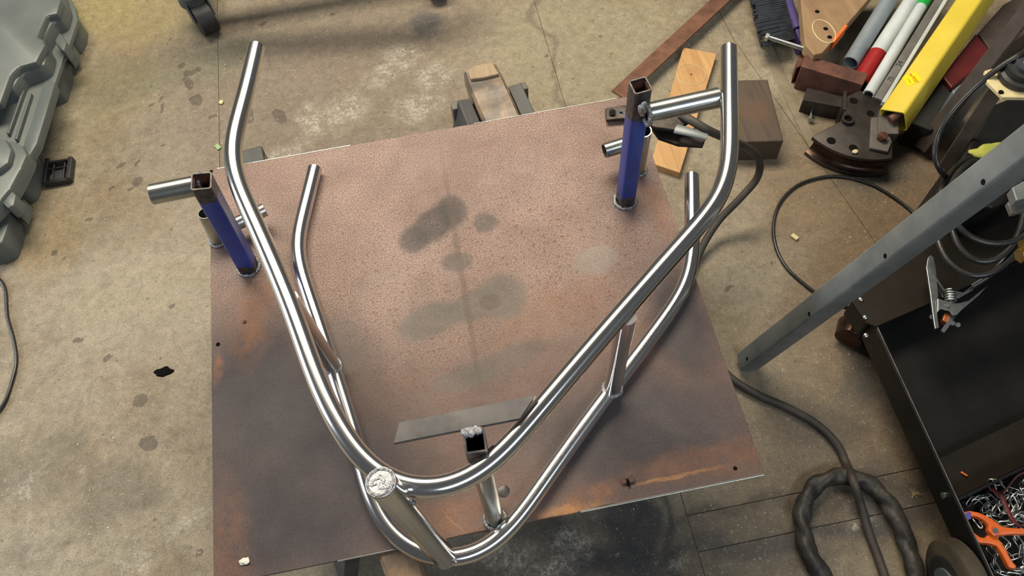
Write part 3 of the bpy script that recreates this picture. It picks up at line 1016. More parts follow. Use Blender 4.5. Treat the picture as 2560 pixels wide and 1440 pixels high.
def trestle(c0, c1, wid, label, zt=zt):
    """c0 back end, c1 front end of the top beam (xy)"""
    c0, c1 = V((c0[0], c0[1], 0)), V((c1[0], c1[1], 0))
    u = (c0 - c1).normalized()
    n = V((u.y, -u.x, 0))
    T = thing('trestle', label, 'trestle', (c0.x, c0.y, 0))
    hb = 0.045
    m = MB()
    # worn beam: lofted with noise
    P = [c1 + V((0, 0, zt - hb / 2)), c0 + V((0, 0, zt - hb / 2))]
    nseg = 60
    rings = []
    for i in range(nseg + 1):
        t = i / nseg
        p = P[0].lerp(P[1], t)
        ww = wid / 2 * (1 + 0.05 * noise.noise(V((t * 9, 1, 0))) - (0.06 if t > 0.97 else 0))
        zz = hb / 2 - (0.0035 * abs(noise.noise(V((t * 14, 8, 0)))) if p.y > 0.86 else 0)
        ring = [p + n * ww + V((0, 0, -hb / 2)), p - n * ww + V((0, 0, -hb / 2)), p - n * ww + V((0, 0, zz - 0.006)), p - n * (ww - 0.006) + V((0, 0, zz)), p + n * (ww - 0.006) + V((0, 0, zz)), p + n * ww + V((0, 0, zz - 0.006))]
        rings.append([m.bm.verts.new(q) for q in ring])
    for a_, b_ in zip(rings, rings[1:]):
        for k in range(6):
            m.bm.faces.new((a_[k], a_[(k + 1) % 6], b_[(k + 1) % 6], b_[k]))
    m.bm.faces.new(rings[0])
    m.bm.faces.new(rings[-1][::-1])
    m.build('beam', M['trestle_wood'], T, True, 30)
    # split piece on the back end of the beam
    ew = wid / .082
    e = c0 - u * 0.02 + V((0, 0, zt))
    m = MB()
    m.prism([(e + n * 0.034 * ew - u * 0.02), (e + n * 0.030 + u * 0.021), (e - n * 0.008 + u * 0.025), (e - n * 0.030 + u * 0.018), (e - n * 0.031 - u * 0.012), (e - n * 0.002 - u * 0.018)], zt - 0.04, zt + 0.006, 0.003)
    m.build('splintered_end', M['trestle_end'] if wid > .07 else M['trestle_leg'], T)
    for cc in (c0 - u * 0.12, c1 + u * 0.20):
        for s in (1, -1):
            top = cc + n * s * (wid / 2 + 0.018) + V((0, 0, zt - 0.012))
            foot = cc + n * s * (wid / 2 + 0.115) + V((0, 0, 0.0))
            mm = MB()
            dd = (top - foot).normalized()
            mm.bar(foot + dd * 0.008, top, 0.105, 0.030, n * s, 0.002)
            mm.build('leg', M['trestle_leg'], T)
        mm = MB()
        mm.bar(cc + u * 0.055 + n * (wid / 2 + 0.048) + V((0, 0, zt - 0.075)), cc + u * 0.055 - n * (wid / 2 + 0.048) + V((0, 0, zt - 0.075)), 0.022, 0.10, (0, 0, 1), 0.002)
        mm.build('gusset', M['trestle_gusset'], T)
    return T


trestle((0.606, 1.015), (0.735, 0.09), 0.082, 'wooden trestle with charred beam end sticking out behind the middle of the plate')
trestle((0.082, 0.886), (0.312, -0.075), 0.060, 'wooden trestle under the left half of the plate, beam end showing at the front edge')

# ------------------------------------------------------------------ grey plastic tool case (left)
case = thing('tool_case', 'large grey blow-moulded plastic tool case lying on the floor at the left edge', 'tool case', (-0.75, 1.3, 0))


def px_prism(name, pix, zp, z0, z1, mat, bev, lab=None):
    # extends hidden side to the left, outside the picture
    m = MB()
    m.pprism(pix, zp, z0, z1, bev)
    o = m.build(name, mat, case, True, 30)
    if lab:
        o['label'] = lab
    return o


far = [(-420, 700), (-330, -260)]
# lower shell with four bulges
px_prism('lower_shell', [(-60, 540), (-8, 480), (26, 432), (64, 330), (104, 196), (124, 132), (138, 100), (150, 74), (164, 34), (158, 4), (140, -40), (120, -90), (-330, -200), (-420, 600)], 0.078, 0.0, 0.078, M['case'], 0.006)
for pix in ([(84, 508), (98, 500), (112, 455), (118, 420), (106, 406), (60, 430), (30, 500), (56, 514)],
            [(20, 660), (48, 645), (63, 600), (66, 572), (52, 556), (10, 560), (-40, 640), (-30, 665)],
            [(146, 264), (170, 256), (184, 205), (188, 178), (176, 160), (136, 170), (112, 240), (120, 266)],
            [(184, 142), (208, 134), (219, 110), (222, 86), (208, 66), (168, 60), (150, 110), (160, 140)]):
    P = [at(x, y, 0.0) for x, y in pix]
    m = MB()
    m.prism(P, 0.002, 0.076, 0.008)
    m.build('corner_bulge', M['case'], case, True, 30)
# seam flange
px_prism('seam_lip', [(-30, 560), (25, 500), (57, 452), (97, 350), (137, 214), (158, 150), (172, 118), (181, 92), (195, 50), (188, 20), (150, -50), (-330, -230), (-420, 560)], 0.092, 0.080, 0.094, M['case'], 0.004)
# lid body (upper wall), split by the handle recess
px_prism('lid', [(-420, 500), (-60, 560), (0, 500), (25, 470), (52, 420), (68, 384), (56, 362), (30, 350), (0, 352), (-60, 340), (-40, 240), (30, 222), (52, 184), (90, 172), (112, 158), (120, 120), (106, 100), (132, 52), (152, 46), (162, 10), (140, -60), (-330, -260)], 0.142, 0.094, 0.142, M['case'], 0.010)
px_prism('lid_panel', [(-420, 400), (-60, 420), (-10, 428), (20, 405), (28, 372), (14, 346), (-20, 344), (-70, 300), (-34, 262), (0, 258), (26, 186), (46, 166), (90, 154), (112, 112), (108, 96), (92, 92), (116, 38), (142, 33), (152, -2), (120, -70), (-330, -280)], 0.162, 0.140, 0.162, M['case'], 0.008, 'flat raised top of the lid')
# handle bar along the seam and ribs in the recess
MB().pprism([(106, 208), (122, 198), (138, 206), (113, 290), (92, 358), (72, 392), (54, 372), (60, 350), (79, 298)], .126, .098, .126, .006).build('carry_handle', M['case'], case, True, 30)
for x0, y0, x1, y1_ in ((79, 236, 42, 352), (66, 214, 22, 338)):
    MB().bar(at(x0, y0, 0.100), at(x1, y1_, 0.100), 0.007, 0.014, (0, 0, 1), 0.002).build('recess_rib', M['case'], case)


def latch(pix_lid, pix_tab, zl=0.13):
    m = MB()
    m.pprism(pix_lid, zl, 0.085, zl, 0.005)
    o = m.build('latch', M['case'], case, True, 30)
    MB().pprism(pix_tab, 0.06, 0.025, 0.075, 0.004).build('latch_catch', M['case'], o, True, 30)
    return o


latch([(140, 92), (150, 80), (166, 104), (160, 128), (150, 122), (136, 104)], [(168, 110), (186, 114), (186, 132), (174, 150), (160, 132)])
latch([(0, 476), (14, 462), (40, 486), (34, 512), (20, 520), (-6, 500)], [(34, 500), (54, 492), (66, 504), (54, 545), (32, 528)])

# ------------------------------------------------------------------ black plastic bracket beside the case
br_ = thing('plastic_bracket', 'small square black plastic bracket on the floor beside the grey case', 'bracket', at(145, 430, 0))
ang = math.atan2((at(180, 455, 0) - at(118, 465, 0)).y, (at(180, 455, 0) - at(118, 465, 0)).x)
Rz = Matrix.Rotation(ang, 3, 'Z')
c = at(146, 430, 0.012)


def loc(dx, dy, z):
    return c + Rz @ V((dx, dy, 0)) + V((0, 0, z - c.z))


m = MB()
m.bar(loc(-.031, -.038, .012), loc(-.031, .036, .012), .010, .022)
m.bar(loc(.033, -.036, .012), loc(.033, .040, .012), .012, .022)
m.bar(loc(-.034, -.036, .010), loc(.036, -.034, .010), .010, .018)
m.bar(loc(-.034, .034, .010), loc(.036, .036, .010), .007, .018)
m.bar(loc(-.030, .012, .010), loc(.030, .014, .010), .006, .014)
m.bar(loc(-.014, -.03, .008), loc(-.014, .03, .008), .005, .014)
m.bar(loc(.015, -.03, .008), loc(.015, .03, .008), .005, .014)
m.build('bracket_frame', M['black_plastic'], br_)
MB().box(loc(0, -.008, .008), (.032, .042, .004), Rz, .0008).build('inner_plate', M['dark_plastic2'], br_)
MB().cyl(loc(-.036, .042, .018), loc(-.026, .042, .018), .006, 12).build('pivot_pin', M['black_plastic'], br_)

# ------------------------------------------------------------------ cables


def cable(name, pix, r, mat, label, cat, z=None, n=10, seg=10):
    P = [at(p[0], p[1], p[2] if len(p) > 2 else r * 1.02) for p in pix]
    C = catmull(P, n)
    m = MB()
    m.tube(C, r, seg)
    o = m.build(name, mat, None, True, 80)
    return tag(o, label, cat)


cable('cable', [(-60, 640), (-10, 690), (12, 722), (18, 790), (34, 850), (40, 905), (28, 960), (8, 1012), (-30, 1060)], 0.0045, M['cable'], 'thin black cable curving across the floor at the left edge', 'cable')
cable('cable', [(2290, 540), (2270, 520), (2232, 492), (2180, 462), (2110, 442), (2050, 444), (1990, 466), (1950, 508), (1934, 560), (1940, 618), (1966, 668), (2010, 710), (2060, 745), (2120, 768), (2170, 778), (2230, 785, 0.012)], 0.0042, M['cable'],
      'thin black cable looped on the floor left of the grey square leg', 'cable')
cable('cable', [(2590, 118, .52), (2545, 140, .52), (2500, 168, .50), (2452, 206, .47), (2405, 252, .44), (2365, 300, .41), (2343, 345, .38), (2338, 390, .36), (2350, 425, .34), (2368, 445, .30)], 0.0060, M['cable'],
      'glossy black cable arching in front of the round caster at the top right', 'cable')

# ------------------------------------------------------------------ earth clamp gripping the plate corner, with its cable
ec = thing('earth_clamp', 'blackened welding earth clamp gripping the back right corner of the plate, with thick black cable', 'clamp', at(1540, 285, PZ))
zc = PZ + 0.010
m = MB()
m.pprism([(1513, 270), (1560, 262), (1620, 268), (1700, 278), (1730, 300), (1690, 325), (1640, 318), (1560, 296), (1516, 300)], zc + .004, zc - .0035, zc + .004, 0.002)
m.build('upper_jaw', M['old_clamp'], ec)
m = MB()
m.pprism([(1625, 290), (1700, 296), (1768, 330), (1762, 346), (1700, 342), (1650, 325)], zc + .002, zc - 0.03, zc - 0.022, 0.002)
m.build('lower_jaw', M['old_clamp'], ec)
m = MB()
P = [at(1690, 322, zc + .004), at(1730, 332, zc + .010), at(1768, 343, zc + .010)]
m.tube(catmull(P, 6), 0.011, 14, flat=0.45, rf=lambda t, a, p: 0.013 * (1 - 0.35 * t))
o = m.build('jaw_handle', M['galv'], ec, True, 60)
o['label'] = 'worn bare steel handle'
MB().cyl(at(1531, 281, zc), at(1531, 281, zc + .011), 0.0075, 18, 0.006).build('rivet', M['old_clamp'], ec, True, 50)
MB().pipe(at(1553, 282, zc + .003), at(1553, 282, zc + .0062), 0.005, 0.003, 12).build('washer', M['zinc'], ec)
m = MB()
P = [at(1700, 285, zc + .006), at(1735, 305, zc + .014), at(1775, 328, zc), at(1830, 352, 0.34), at(1872, 372, 0.26), at(1898, 402, 0.19), at(1892, 446, 0.14), at(1850, 496, 0.10), at(1800, 548, 0.06), at(1765, 600, 0.035), at(1738, 660, 0.013), at(1720, 730, 0.012), at(1740, 830, 0.012), at(1800, 915, 0.012), at(1836, 952, 0.012)]
P += [at(x, y, 0.011) for x, y in ((1900, 990), (1970, 1020), (2040, 1060), (2090, 1108), (2116, 1160))] + [at(2134, 1205, 0.050), at(2152, 1262, 0.020)] + [at(x, y, 0.011) for x, y in ((2172, 1330), (2205, 1420), (2230, 1500))]
m.tube(catmull(P, 10), 0.0092, 14)
m.build('clamp_cable', M['thick_cable'], ec, True, 80)

# ------------------------------------------------------------------ things on the floor behind the plate corner
fb = MB()
p0, p1 = at(1556, 226, 0.045), at(1815, -10, 0.012)
fb_o = fb.bar(at(1545, 238, 0.0352), at(1850, -45, 0.0352), 0.046, 0.006, (0, 0, 1), 0.001)
flat = fb.build('rusty_flat_bar', M['rust_bar'])
tag(flat, 'long rusty flat steel bar lying from the plate corner up past the pine board', 'steel bar')
# the bar lies across scraps, so it clears the pine board end
pine = MB()
pc = at(1708, 270, 0.02)
pine_pts = [(1708, 118), (1792, 134), (1700, 432), (1628, 408)]
pp = [at(x, y, 0.022) for x, y in pine_pts]
pr = thing('pine_board', 'short light pine board with a pencilled circle, lying on the floor behind the right post', 'board', at(1728, 190, 0))
MB().prism(pp, 0.0005, 0.022, 0.0015).build('board', M['pine'], pr)
cc = at(1728, 186, 0.0225)
P = [cc + V((math.cos(a) * 0.040, math.sin(a) * 0.040, 0.0)) for a in [i * 2 * math.pi / 40 for i in range(40)]]
o = MB().tube(P, 0.0008, 6, closed=True).build('pencilled_circle', M['tan'], pr, True)
o['label'] = 'pale scratched circle'
MB().cyl(cc - V((0, 0, .002)), cc + V((0, 0, .0004)), 0.002, 10).build('centre_hole', M['hole_dark'], pr)
MB().lump(at(1693, 349, 0.0215), 0.006, 1, 1, .25, 2, .1).build('knot', M['rust'], pr, True)
blk = MB().pprism([(1838, 200), (1920, 198), (1960, 352), (1830, 356)], 0.075, 0.0, 0.075, 0.004)
for v in blk.bm.verts:
    v.co -= V((at(1885, 275, 0.075).x, at(1885, 275, 0.075).y, 0))
bo = blk.build('timber_block', M['dark_block'])
bo.location = V((at(1885, 275, 0.075).x, at(1885, 275, 0.075).y, 0))
tag(bo, 'dark oily square timber block on the floor right of the upright tube end', 'block')


# ------------------------------------------------------------------ bolts
def hex_bolt(p_head, p_tip, r, hr, hh, label):
    A, B = V(p_head), V(p_tip)
    T = thing('hex_bolt', label, 'bolt', A)
    d = (B - A).normalized()
    MB().tube([A, A + d * hh], hr, 6).build('bolt_head', M['zinc'], T)
    MB().cyl(A + d * hh, B, r, 16).build('shank', M['zinc'], T, True, 50)
    MB().cyl(A + d * hh, A + d * (hh + .0015), hr * .95, 20).build('flange', M['zinc'], T)
    return T


hex_bolt(at(1914, 91, 0.082), at(2011, 122, 0.082), 0.0065, 0.0125, 0.008, 'long zinc hex bolt lying across the bristles of the purple broom')
hex_bolt(at(2027, 300, 0.013), at(2029, 262, 0.013), 0.0042, 0.0082, 0.006, 'small zinc hex bolt on the floor under the dark bender block')

# ------------------------------------------------------------------ broom
bz = 0.045
broom = thing('broom_head', 'purple broom head with dark bristles lying on its side at the top', 'broom', at(1990, 60, 0))
m = MB()
P = [at(1948, -60, bz), at(1966, 0, bz), at(1977, 35, bz), at(1989, 64, bz), at(1994, 76, bz)]
m.tube(catmull(P, 6), 0.017, 16)
m.build('head_block', M['purple'], broom, True, 60)
m = MB()
m.pprism([(1984, 72), (2002, 66), (2018, 96), (2010, 110), (1998, 106)], bz, 0.003, bz + .008, 0.004)
m.build('end_cap', M['purple'], broom)
m = MB()
random.seed(3)
for row in range(5):
    for k in range(34):
        f = k / 33
        x = 1942 + (1984 - 1942) * f + row
        y = -70 + 165 * f
        z0 = 0.012 + row * 0.013
        A = at(x, y, z0)
        ln = 0.098 + random.uniform(-.008, .006)
        dirp = (at(x - 90, y + 14 + 6 * f, z0) - A).normalized()
        B = A + dirp * ln + V((0, 0, random.uniform(-.002, .002)))
        m.tube([A, (A + B) / 2 + V((0, 0, .001)), B], 0.0038, 5, rf=lambda t, a, p: 0.0028 + 0.0016 * t)
o = m.build('bristles', M['bristle'], broom)
o['kind'] = 'stuff'

# ------------------------------------------------------------------ drilled board
pb = thing('drilled_board', 'old drilled wooden board with orange paint on its edge, leaning at the top right', 'board', at(2060, 130, 0.03))
zb = 0.105
bp = [(1996, -60), (2214, -60), (2170, 0), (2056, 132), (2036, 137), (2013, 112), (2004, 20)]
m = MB()
m.pprism(bp, zb, zb - 0.034, zb, 0.002)
m.build('board', M['ply'], pb)
MB().pprism([(2080, 100), (2112, 62), (2119, 64), (2085, 106)], zb, zb - 0.033, zb + 0.0008, 0).build('paint_mark', M['orange_paint'], pb)
for px, py in ((2043, 29), (2064, 72), (2074, 93)):
    q = at(px, py, zb)
    MB().cyl(q - V((0, 0, .01)), q + V((0, 0, .0005)), 0.0065, 16).build('drilled_hole', M['hole_dark'], pb)
q = at(2060, 78, zb)
P = [q + V((math.cos(a) * .028, math.sin(a) * .045, 0)) for a in [i * 2 * math.pi / 30 for i in range(30)]]
MB().tube(P, 0.0016, 6, closed=True).build('scratched_ring', M['tan'], pb, True)
MB().pprism([(2020, -50), (2150, -50), (2110, 20), (2030, 60)], 0.05, 0.0, 0.069, 0.002).build('support_batten', M['brown_timber'], pb)

# ------------------------------------------------------------------ pipes and profiles


def long_tube(name, pa, pb_, r, mat, label, cat, hollow=True):
    T = thing(name, label, cat, V(pa))
    if hollow:
        MB().pipe(pa, pb_, r, r - 0.003, 24).build('tube_body', mat, T, True, 50)
    else:
        MB().cyl(pa, pb_, r, 24).build('tube_body', mat, T, True, 50)
    return T


long_tube('plastic_pipe', at(2126, 158, .05), at(2266, -70, .09), 0.0225, M['pvc_grey'], 'grey-blue plastic pipe, leftmost of the pipes right of the drilled board', 'pipe')
T = long_tube('plastic_pipe', at(2172, 172, .045), at(2340, -85, .09), 0.0260, M['pvc_white'], 'wide white pipe with a red painted end behind the rusty block', 'pipe')
A, B = at(2172, 172, .045), at(2340, -85, .09)
f = 0.13
o = MB().pipe(A - (B - A) * 0.15, A + (B - A) * f, 0.0266, 0.0258, 24).build('red_band', M['red_paint'], T, True, 50)
o['label'] = 'red painted end'
T = long_tube('plastic_pipe', at(2171, 236, .075), at(2358, -75, .125), 0.0150, M['pvc_white'], 'thin white pipe with green tape at the top right', 'pipe')
A, B = at(2171, 236, .075), at(2358, -75, .125)
dd = (B - A)
MB().pipe(A + dd * 0.69, A + dd * 0.80, 0.0158, 0.0145, 24).build('green_tape', M['green'], T, True, 50)
T = thing('aluminium_profile', 'grimy channel with handwritten numbers between the thin white pipe and the yellow tube', 'profile', at(2192, 258, .06))
up_ = V((-0.15, -0.1, 1))
MB().bar(at(2193, 252, .070), at(2392, -70, .125), 0.022, 0.020, up_, 0.002).build('web', M['alu'], T)
MB().bar(at(2206, 262, .074), at(2408, -70, .129), 0.010, 0.024, up_, 0.002).build('pale_flange', M['pvc_white'], T)


def text_mesh(body, size, mat, name, parent, origin, xdir, ydir):
    cu = bpy.data.curves.new('txt', 'FONT')
    cu.body = body
    cu.size = size
    cu.extrude = 0.0002
    ob = bpy.data.objects.new('txt', cu)
    COL.objects.link(ob)
    dg = bpy.context.evaluated_depsgraph_get()
    me = bpy.data.meshes.new_from_object(ob.evaluated_get(dg))
    bpy.data.objects.remove(ob)
    bpy.data.curves.remove(cu)
    x = V(xdir).normalized()
    y = V(ydir)
    y = (y - x * y.dot(x)).normalized()
    z = x.cross(y)
    mw = Matrix.Translation(V(origin) - wloc(parent)) @ Matrix((x, y, z)).transposed().to_4x4()
    me.transform(mw)
    me.materials.clear()
    me.materials.append(mat)
    me.name = name
    o = bpy.data.objects.new(name, me)
    COL.objects.link(o)
    o.parent = parent
    return o


# handwritten numbers along the channel: x runs up the channel
pA, pB = at(2193, 252, .070), at(2392, -70, .125)
ax = (pB - pA).normalized()
upn = (up_ - ax * up_.dot(ax)).normalized()
side = upn.cross(ax)
base = at(2216, 207, .078)
fpt = pA + ax * ((base - pA).dot(ax))
text_mesh('75', 0.017, M['ink'], 'written_number', T, fpt + upn * 0.0106 - side * 0.006, ax, side)
base = at(2236, 172, .08)
fpt = pA + ax * ((base - pA).dot(ax))
text_mesh('24', 0.020, M['ink'], 'written_number', T, fpt + upn * 0.0106 - side * 0.006, ax, side)

# yellow square tube: the visible faces are the upper-left and the lower-right one
yt = thing('yellow_square_tube', 'yellow painted square steel tube with a small yellow and red sticker, top right', 'steel tube', at(2250, 285, .06))
# ridge line and face widths at the lower end
rA, rB = at(2262, 282, .135), at(2474, -30, .195)
ax = (rB - rA).normalized()
lA = at(2206, 264, .110)
fl_ = (lA - rA)
fl_ = (fl_ - ax * fl_.dot(ax))
wd = 0.066
fdir = fl_.normalized()
fn = ax.cross(fdir)
if fn.z < 0:
    fn = -fn
cA = rA + fdir * wd / 2 - fn * wd / 2
m = MB().sqtube(cA, cA + ax * 0.62, wd, wd, 0.003, fn, 0.008)
m.build('tube_body', M['yellow'], yt, True, 40)
# sticker on the light face
sp = at(2269, 196, .13)
s_t = (sp - cA).dot(ax)
so = cA + ax * s_t + fn * (wd / 2 + 0.0004)
ca_, sa_ = math.cos(math.radians(42)), math.sin(math.radians(42))
sx = -fdir * ca_ - ax * sa_
sy = ax * ca_ - fdir * sa_
MB().box(so + fdir * 0.004, (0.034, 0.040, 0.0006), Matrix((sy, sx, fn)).transposed(), 0).build('sticker', M['sticker'], yt)
o = text_mesh('nn POST', 0.0112, M['red_print'], 'sticker_text', yt, so + fdir * 0.004 - sx * 0.020 + sy * 0.001 + fn * 0.0006, sx, sy)
MB().box(so + fdir * 0.004 + sx * 0.004 - sy * 0.008 + fn * 0.0004, (0.0020, 0.018, 0.0004), Matrix((sy, sx, fn)).transposed(), 0).build('small_print', M['brown_print'], yt)

# ------------------------------------------------------------------ rusty bender parts
rb = thing('rusty_channel_block', 'heavy rusty brown steel block below the drilled board', 'steel block', at(2080, 200, 0))
MB().pprism([(2012, 136), (2172, 184), (2157, 212), (2004, 166)], 0.085, 0.0, 0.085, 0.002).build('top_block', M['rust'], rb)
MB().pprism([(1994, 146), (2008, 134), (2014, 150), (2006, 165), (1990, 172)], 0.055, 0.0, 0.058, 0.002).build('end_plate', M['rust'], rb)
db = thing('bender_block', 'flat black steel block between the rusty block and the bender die', 'steel block', at(2060, 250, 0))
MB().pprism([(2018, 218), (2112, 242), (2106, 268), (2008, 250)], 0.05, 0.0, 0.05, 0.002).build('block_body', M['black_steel'], db)
MB().pprism([(2110, 226), (2118, 228), (2116, 275), (2108, 272)], 0.075, 0.0, 0.075, 0.001).build('upright_lug', M['black_steel'], db)

die = thing('bender_die', 'black quarter-round tube bender die with drilled holes on the floor', 'bender die', at(2120, 340, 0))
zd = 0.070
ctr = at(2158, 262, zd)
e1, e2 = at(2021, 347, zd), at(2225, 385, zd)
R1 = ((e1 - ctr).length + (e2 - ctr).length) / 2
a1 = math.atan2((e1 - ctr).y, (e1 - ctr).x)
a2 = math.atan2((e2 - ctr).y, (e2 - ctr).x)
if a2 < a1:
    a2 += 2 * math.pi


def arc(R, n=26, e=0.0):
    return [ctr + V((math.cos(a1 + (a2 - a1) * i / n) * R, math.sin(a1 + (a2 - a1) * i / n) * R, 0)) for i in range(n + 1)]


top_pts = arc(R1) + [at(2232, 330, zd), at(2222, 262, zd), at(2190, 236, zd), at(2150, 226, zd), at(2118, 240, zd), at(2106, 300, zd)]
MB().prism(top_pts, zd - 0.010, zd, 0.0012).build('top_cheek', M['black_steel'], die, True, 30)
low_pts = arc(R1 + 0.004) + [at(2225, 330, zd), at(2212, 262, zd), at(2150, 232, zd), at(2112, 300, zd)]
MB().prism(low_pts, 0.001, 0.012, 0.0012).build('bottom_cheek', M['black_steel'], die, True, 30)
# grooved rim
m = MB()
rings = []
n = 26
for i in range(n + 1):
    a = a1 + (a2 - a1) * i / n
    dv = V((math.cos(a), math.sin(a), 0))
    ring = []
    for k in range(9):
        th = math.pi * k / 8
        ring.append(m.bm.verts.new(V((ctr.x, ctr.y, 0)) + dv * (R1 + 0.002 - 0.020 * math.sin(th)) + V((0, 0, 0.036 + 0.024 * math.cos(th)))))
    ring.append(m.bm.verts.new(V((ctr.x, ctr.y, 0)) + dv * (R1 - 0.030) + V((0, 0, 0.012))))
    ring.append(m.bm.verts.new(V((ctr.x, ctr.y, 0)) + dv * (R1 - 0.030) + V((0, 0, 0.060))))
    rings.append(ring)
for a_, b_ in zip(rings, rings[1:]):
    for k in range(11):
        m.bm.faces.new((a_[k], a_[(k + 1) % 11], b_[(k + 1) % 11], b_[k]))
m.bm.faces.new(rings[0])
m.bm.faces.new(rings[-1][::-1])
m.build('grooved_rim', M['groove_steel'], die, True, 50)
for px, py, r in ((2134, 252, .011), (2176, 284, .010), (2078, 352, .0115), (2133, 370, .011)):
    q = at(px, py, zd)
    MB().cyl(q - V((0, 0, .004)), q + V((0, 0, .0006)), r, 20).build('drilled_hole', M['hole_dark'], die)
q = at(2118, 302, zd)
MB().pipe(q - V((0, 0, .002)), q + V((0, 0, .010)), 0.0165, 0.0105, 24).build('pivot_boss', M['black_steel'], die, True, 50)
MB().cyl(q - V((0, 0, .002)), q + V((0, 0, .002)), 0.0105, 20).build('drilled_hole', M['hole_dark'], die)
o = tag(MB().lump(at(2137, 379, zd + .004), 0.006, 1.2, 1, .7, 2, .3).build('pebble', M['tan'], None, True), 'small pale chip sitting in a hole of the black bender die', 'chip')

hb = thing('bolted_hinge', 'rusty steel hinge plates with two bolts at the foot of the yellow tube', 'hinge', at(2220, 330, 0))
MB().pprism([(2202, 268), (2250, 274), (2250, 330), (2198, 330)], .095, .060, .068 + .02, .002).build('hinge_plate', M['trestle_gusset'], hb)
MB().pprism([(2180, 290), (2206, 288), (2232, 350), (2222, 376), (2176, 366)], .085, .072, .080, .002).build('hinge_plate', M['trestle_gusset'], hb)
MB().cyl(at(2225, 300, .10), at(2252, 282, .11), .011, 16).build('pivot_bolt', M['rust'], hb, True, 40)
MB().tube([at(2200, 345, .082), at(2212, 338, .098)], .011, 6).build('bolt_head', M['rust'], hb)
MB().pprism([(2200, 300), (2240, 300), (2236, 350), (2196, 345)], .06, .0, .060, .002).build('hinge_foot', M['black_steel'], hb)

# ------------------------------------------------------------------ items standing at the right edge
tag(MB().pprism([(2440, 84), (2482, 136), (2380, 220), (2356, 190)], .10, .0, .10, .003).build('metal_sheet', M['dark_red']), 'dark red metal panel between the yellow tube and the brown timber strut', 'panel')
tag(MB().pprism([(2380, 226), (2456, 168), (2480, 190), (2396, 252)], .17, .0, .17, .004).build('plastic_block', M['blue_grey']), 'blue-grey plastic block below the dark red panel', 'block')
tag(MB().pprism([(2352, 196), (2378, 222), (2394, 246), (2330, 326), (2276, 306)], .085, .0, .085, .003).build('rubber_pad', M['dark_gap']), 'dark grey rubber block right of the foot of the yellow tube', 'block')
tag(MB().pprism([(2446, 82), (2510, 10), (2600, -40), (2600, 60), (2486, 138)], .10, .0, .10, .003).build('dark_board', M['brown_timber']), 'brown board lying beyond the dark red panel at the top right', 'board')
tag(MB().bar(at(2302, 372, 0.02), at(2530, 95, 0.36) + V((.06, .05, .1)), 0.034, 0.016, (0, 0, 1), .002).build('timber_strut', M['brown_timber']), 'brown timber strut rising from the floor behind the cable, left of two', 'strut')
tag(MB().bar(at(2362, 420, 0.19), at(2492, 222, 0.42), 0.030, 0.012, (0, 0, 1), .002).build('angle_iron', M['brown_timber']), 'brown steel strut running up to the mounted caster, right of two', 'strut')
# up-turned caster with mounting plate
uc = thing('plate_caster', 'black swivel caster on a cream mounting plate at the right edge', 'caster', at(2530, 200, .47))
MB().pprism([(2462, 176), (2476, 172), (2600, 150), (2600, 244), (2508, 243), (2470, 206)], .48, .472, .48, .002).build('mounting_plate', M['tan'], uc).location = (0, 0, 0)
q = at(2546, 193, .482)
MB().tube([q, q + V((0, 0, .012)), q + V((0, 0, .016)), q + V((0, 0, .030))], .04, 32, rf=lambda t, a, p: .040 if t < .5 else .034).build('bearing_cup', M['rubber'], uc, True, 40)
MB().cyl(q + V((0, 0, .030)), q + V((0, 0, .038)), .022, 24).build('bearing_cap', M['dark_plastic2'], uc, True, 40)
MB().lump(q + V((.0, .0, .040)), .009, 1, 1, .5, 2, .05).build('rivet', M['tan'], uc, True)
q = at(2503, 230, .481)
MB().cyl(q - V((0, 0, .002)), q + V((0, 0, .0006)), .005, 14).build('screw_hole', M['hole_dark'], uc)

# ------------------------------------------------------------------ rolling stand whose casters show at the top
rs = thing('rolling_stand', 'black stand on swivel casters just beyond the top edge, two of its casters showing', 'stand', (0.2, 1.85, 0))


def caster(c, yaw, trail=0.03):
    """c: ground contact point of the wheel; yaw: heading of the fork"""
    u = V((math.cos(yaw), math.sin(yaw), 0))
    n = V((-u.y, u.x, 0))
    R = 0.046
    wc = V((c.x, c.y, R))
    w = MB().tube([wc - n * .026, wc - n * .024, wc + n * .024, wc + n * .026], R, 36, rf=lambda t, a, p: R * (0.93 if t < .1 or t > .9 else 1.0))
    root = w.build('caster', M['rubber'], rs, True, 40)
    for s in (1, -1):
        MB().bar(wc + n * s * .031, wc + n * s * .031 + u * -.03 + V((0, 0, .050)), .040, .005, n, .002).build('fork', M['dark_plastic2'], root)
    hood = MB()
    hc = wc - u * trail + V((0, 0, .052))
    hood.tube([hc + V((0, 0, -.012)), hc, hc + V((0, 0, .010)), hc + V((0, 0, .014))], .044, 28, rf=lambda t, a, p: .042 if t < .5 else .035)
    hood.build('swivel_hood', M['dark_plastic2'], root, True, 40)
    MB().cyl(hc + V((0, 0, .01)), hc + V((0, 0, .10)), .012, 16).build('stem', M['dark_plastic2'], root, True)
    return root, hc


c1_ = at(526, 88, 0.0)
r1, h1 = caster(c1_ + V((0, .02, 0)), math.radians(-65), .045)
c2_ = at(1095, -6, 0.0)
r2, h2 = caster(c2_ + V((0, .01, 0)), math.radians(-88), .03)
MB().bar(h1 + V((-.01, .02, .118)), h2 + V((.05, .05, .118)), .05, .035, (0, 0, 1), .003).build('base_beam', M['cart'], rs)
MB().bar(at(500, -2, .115) + V((0, .02, 0)), at(500, -2, .115) + V((-.02, .30, 0)), .07, .04, (0, 0, 1), .004).build('base_beam', M['dark_plastic2'], rs)

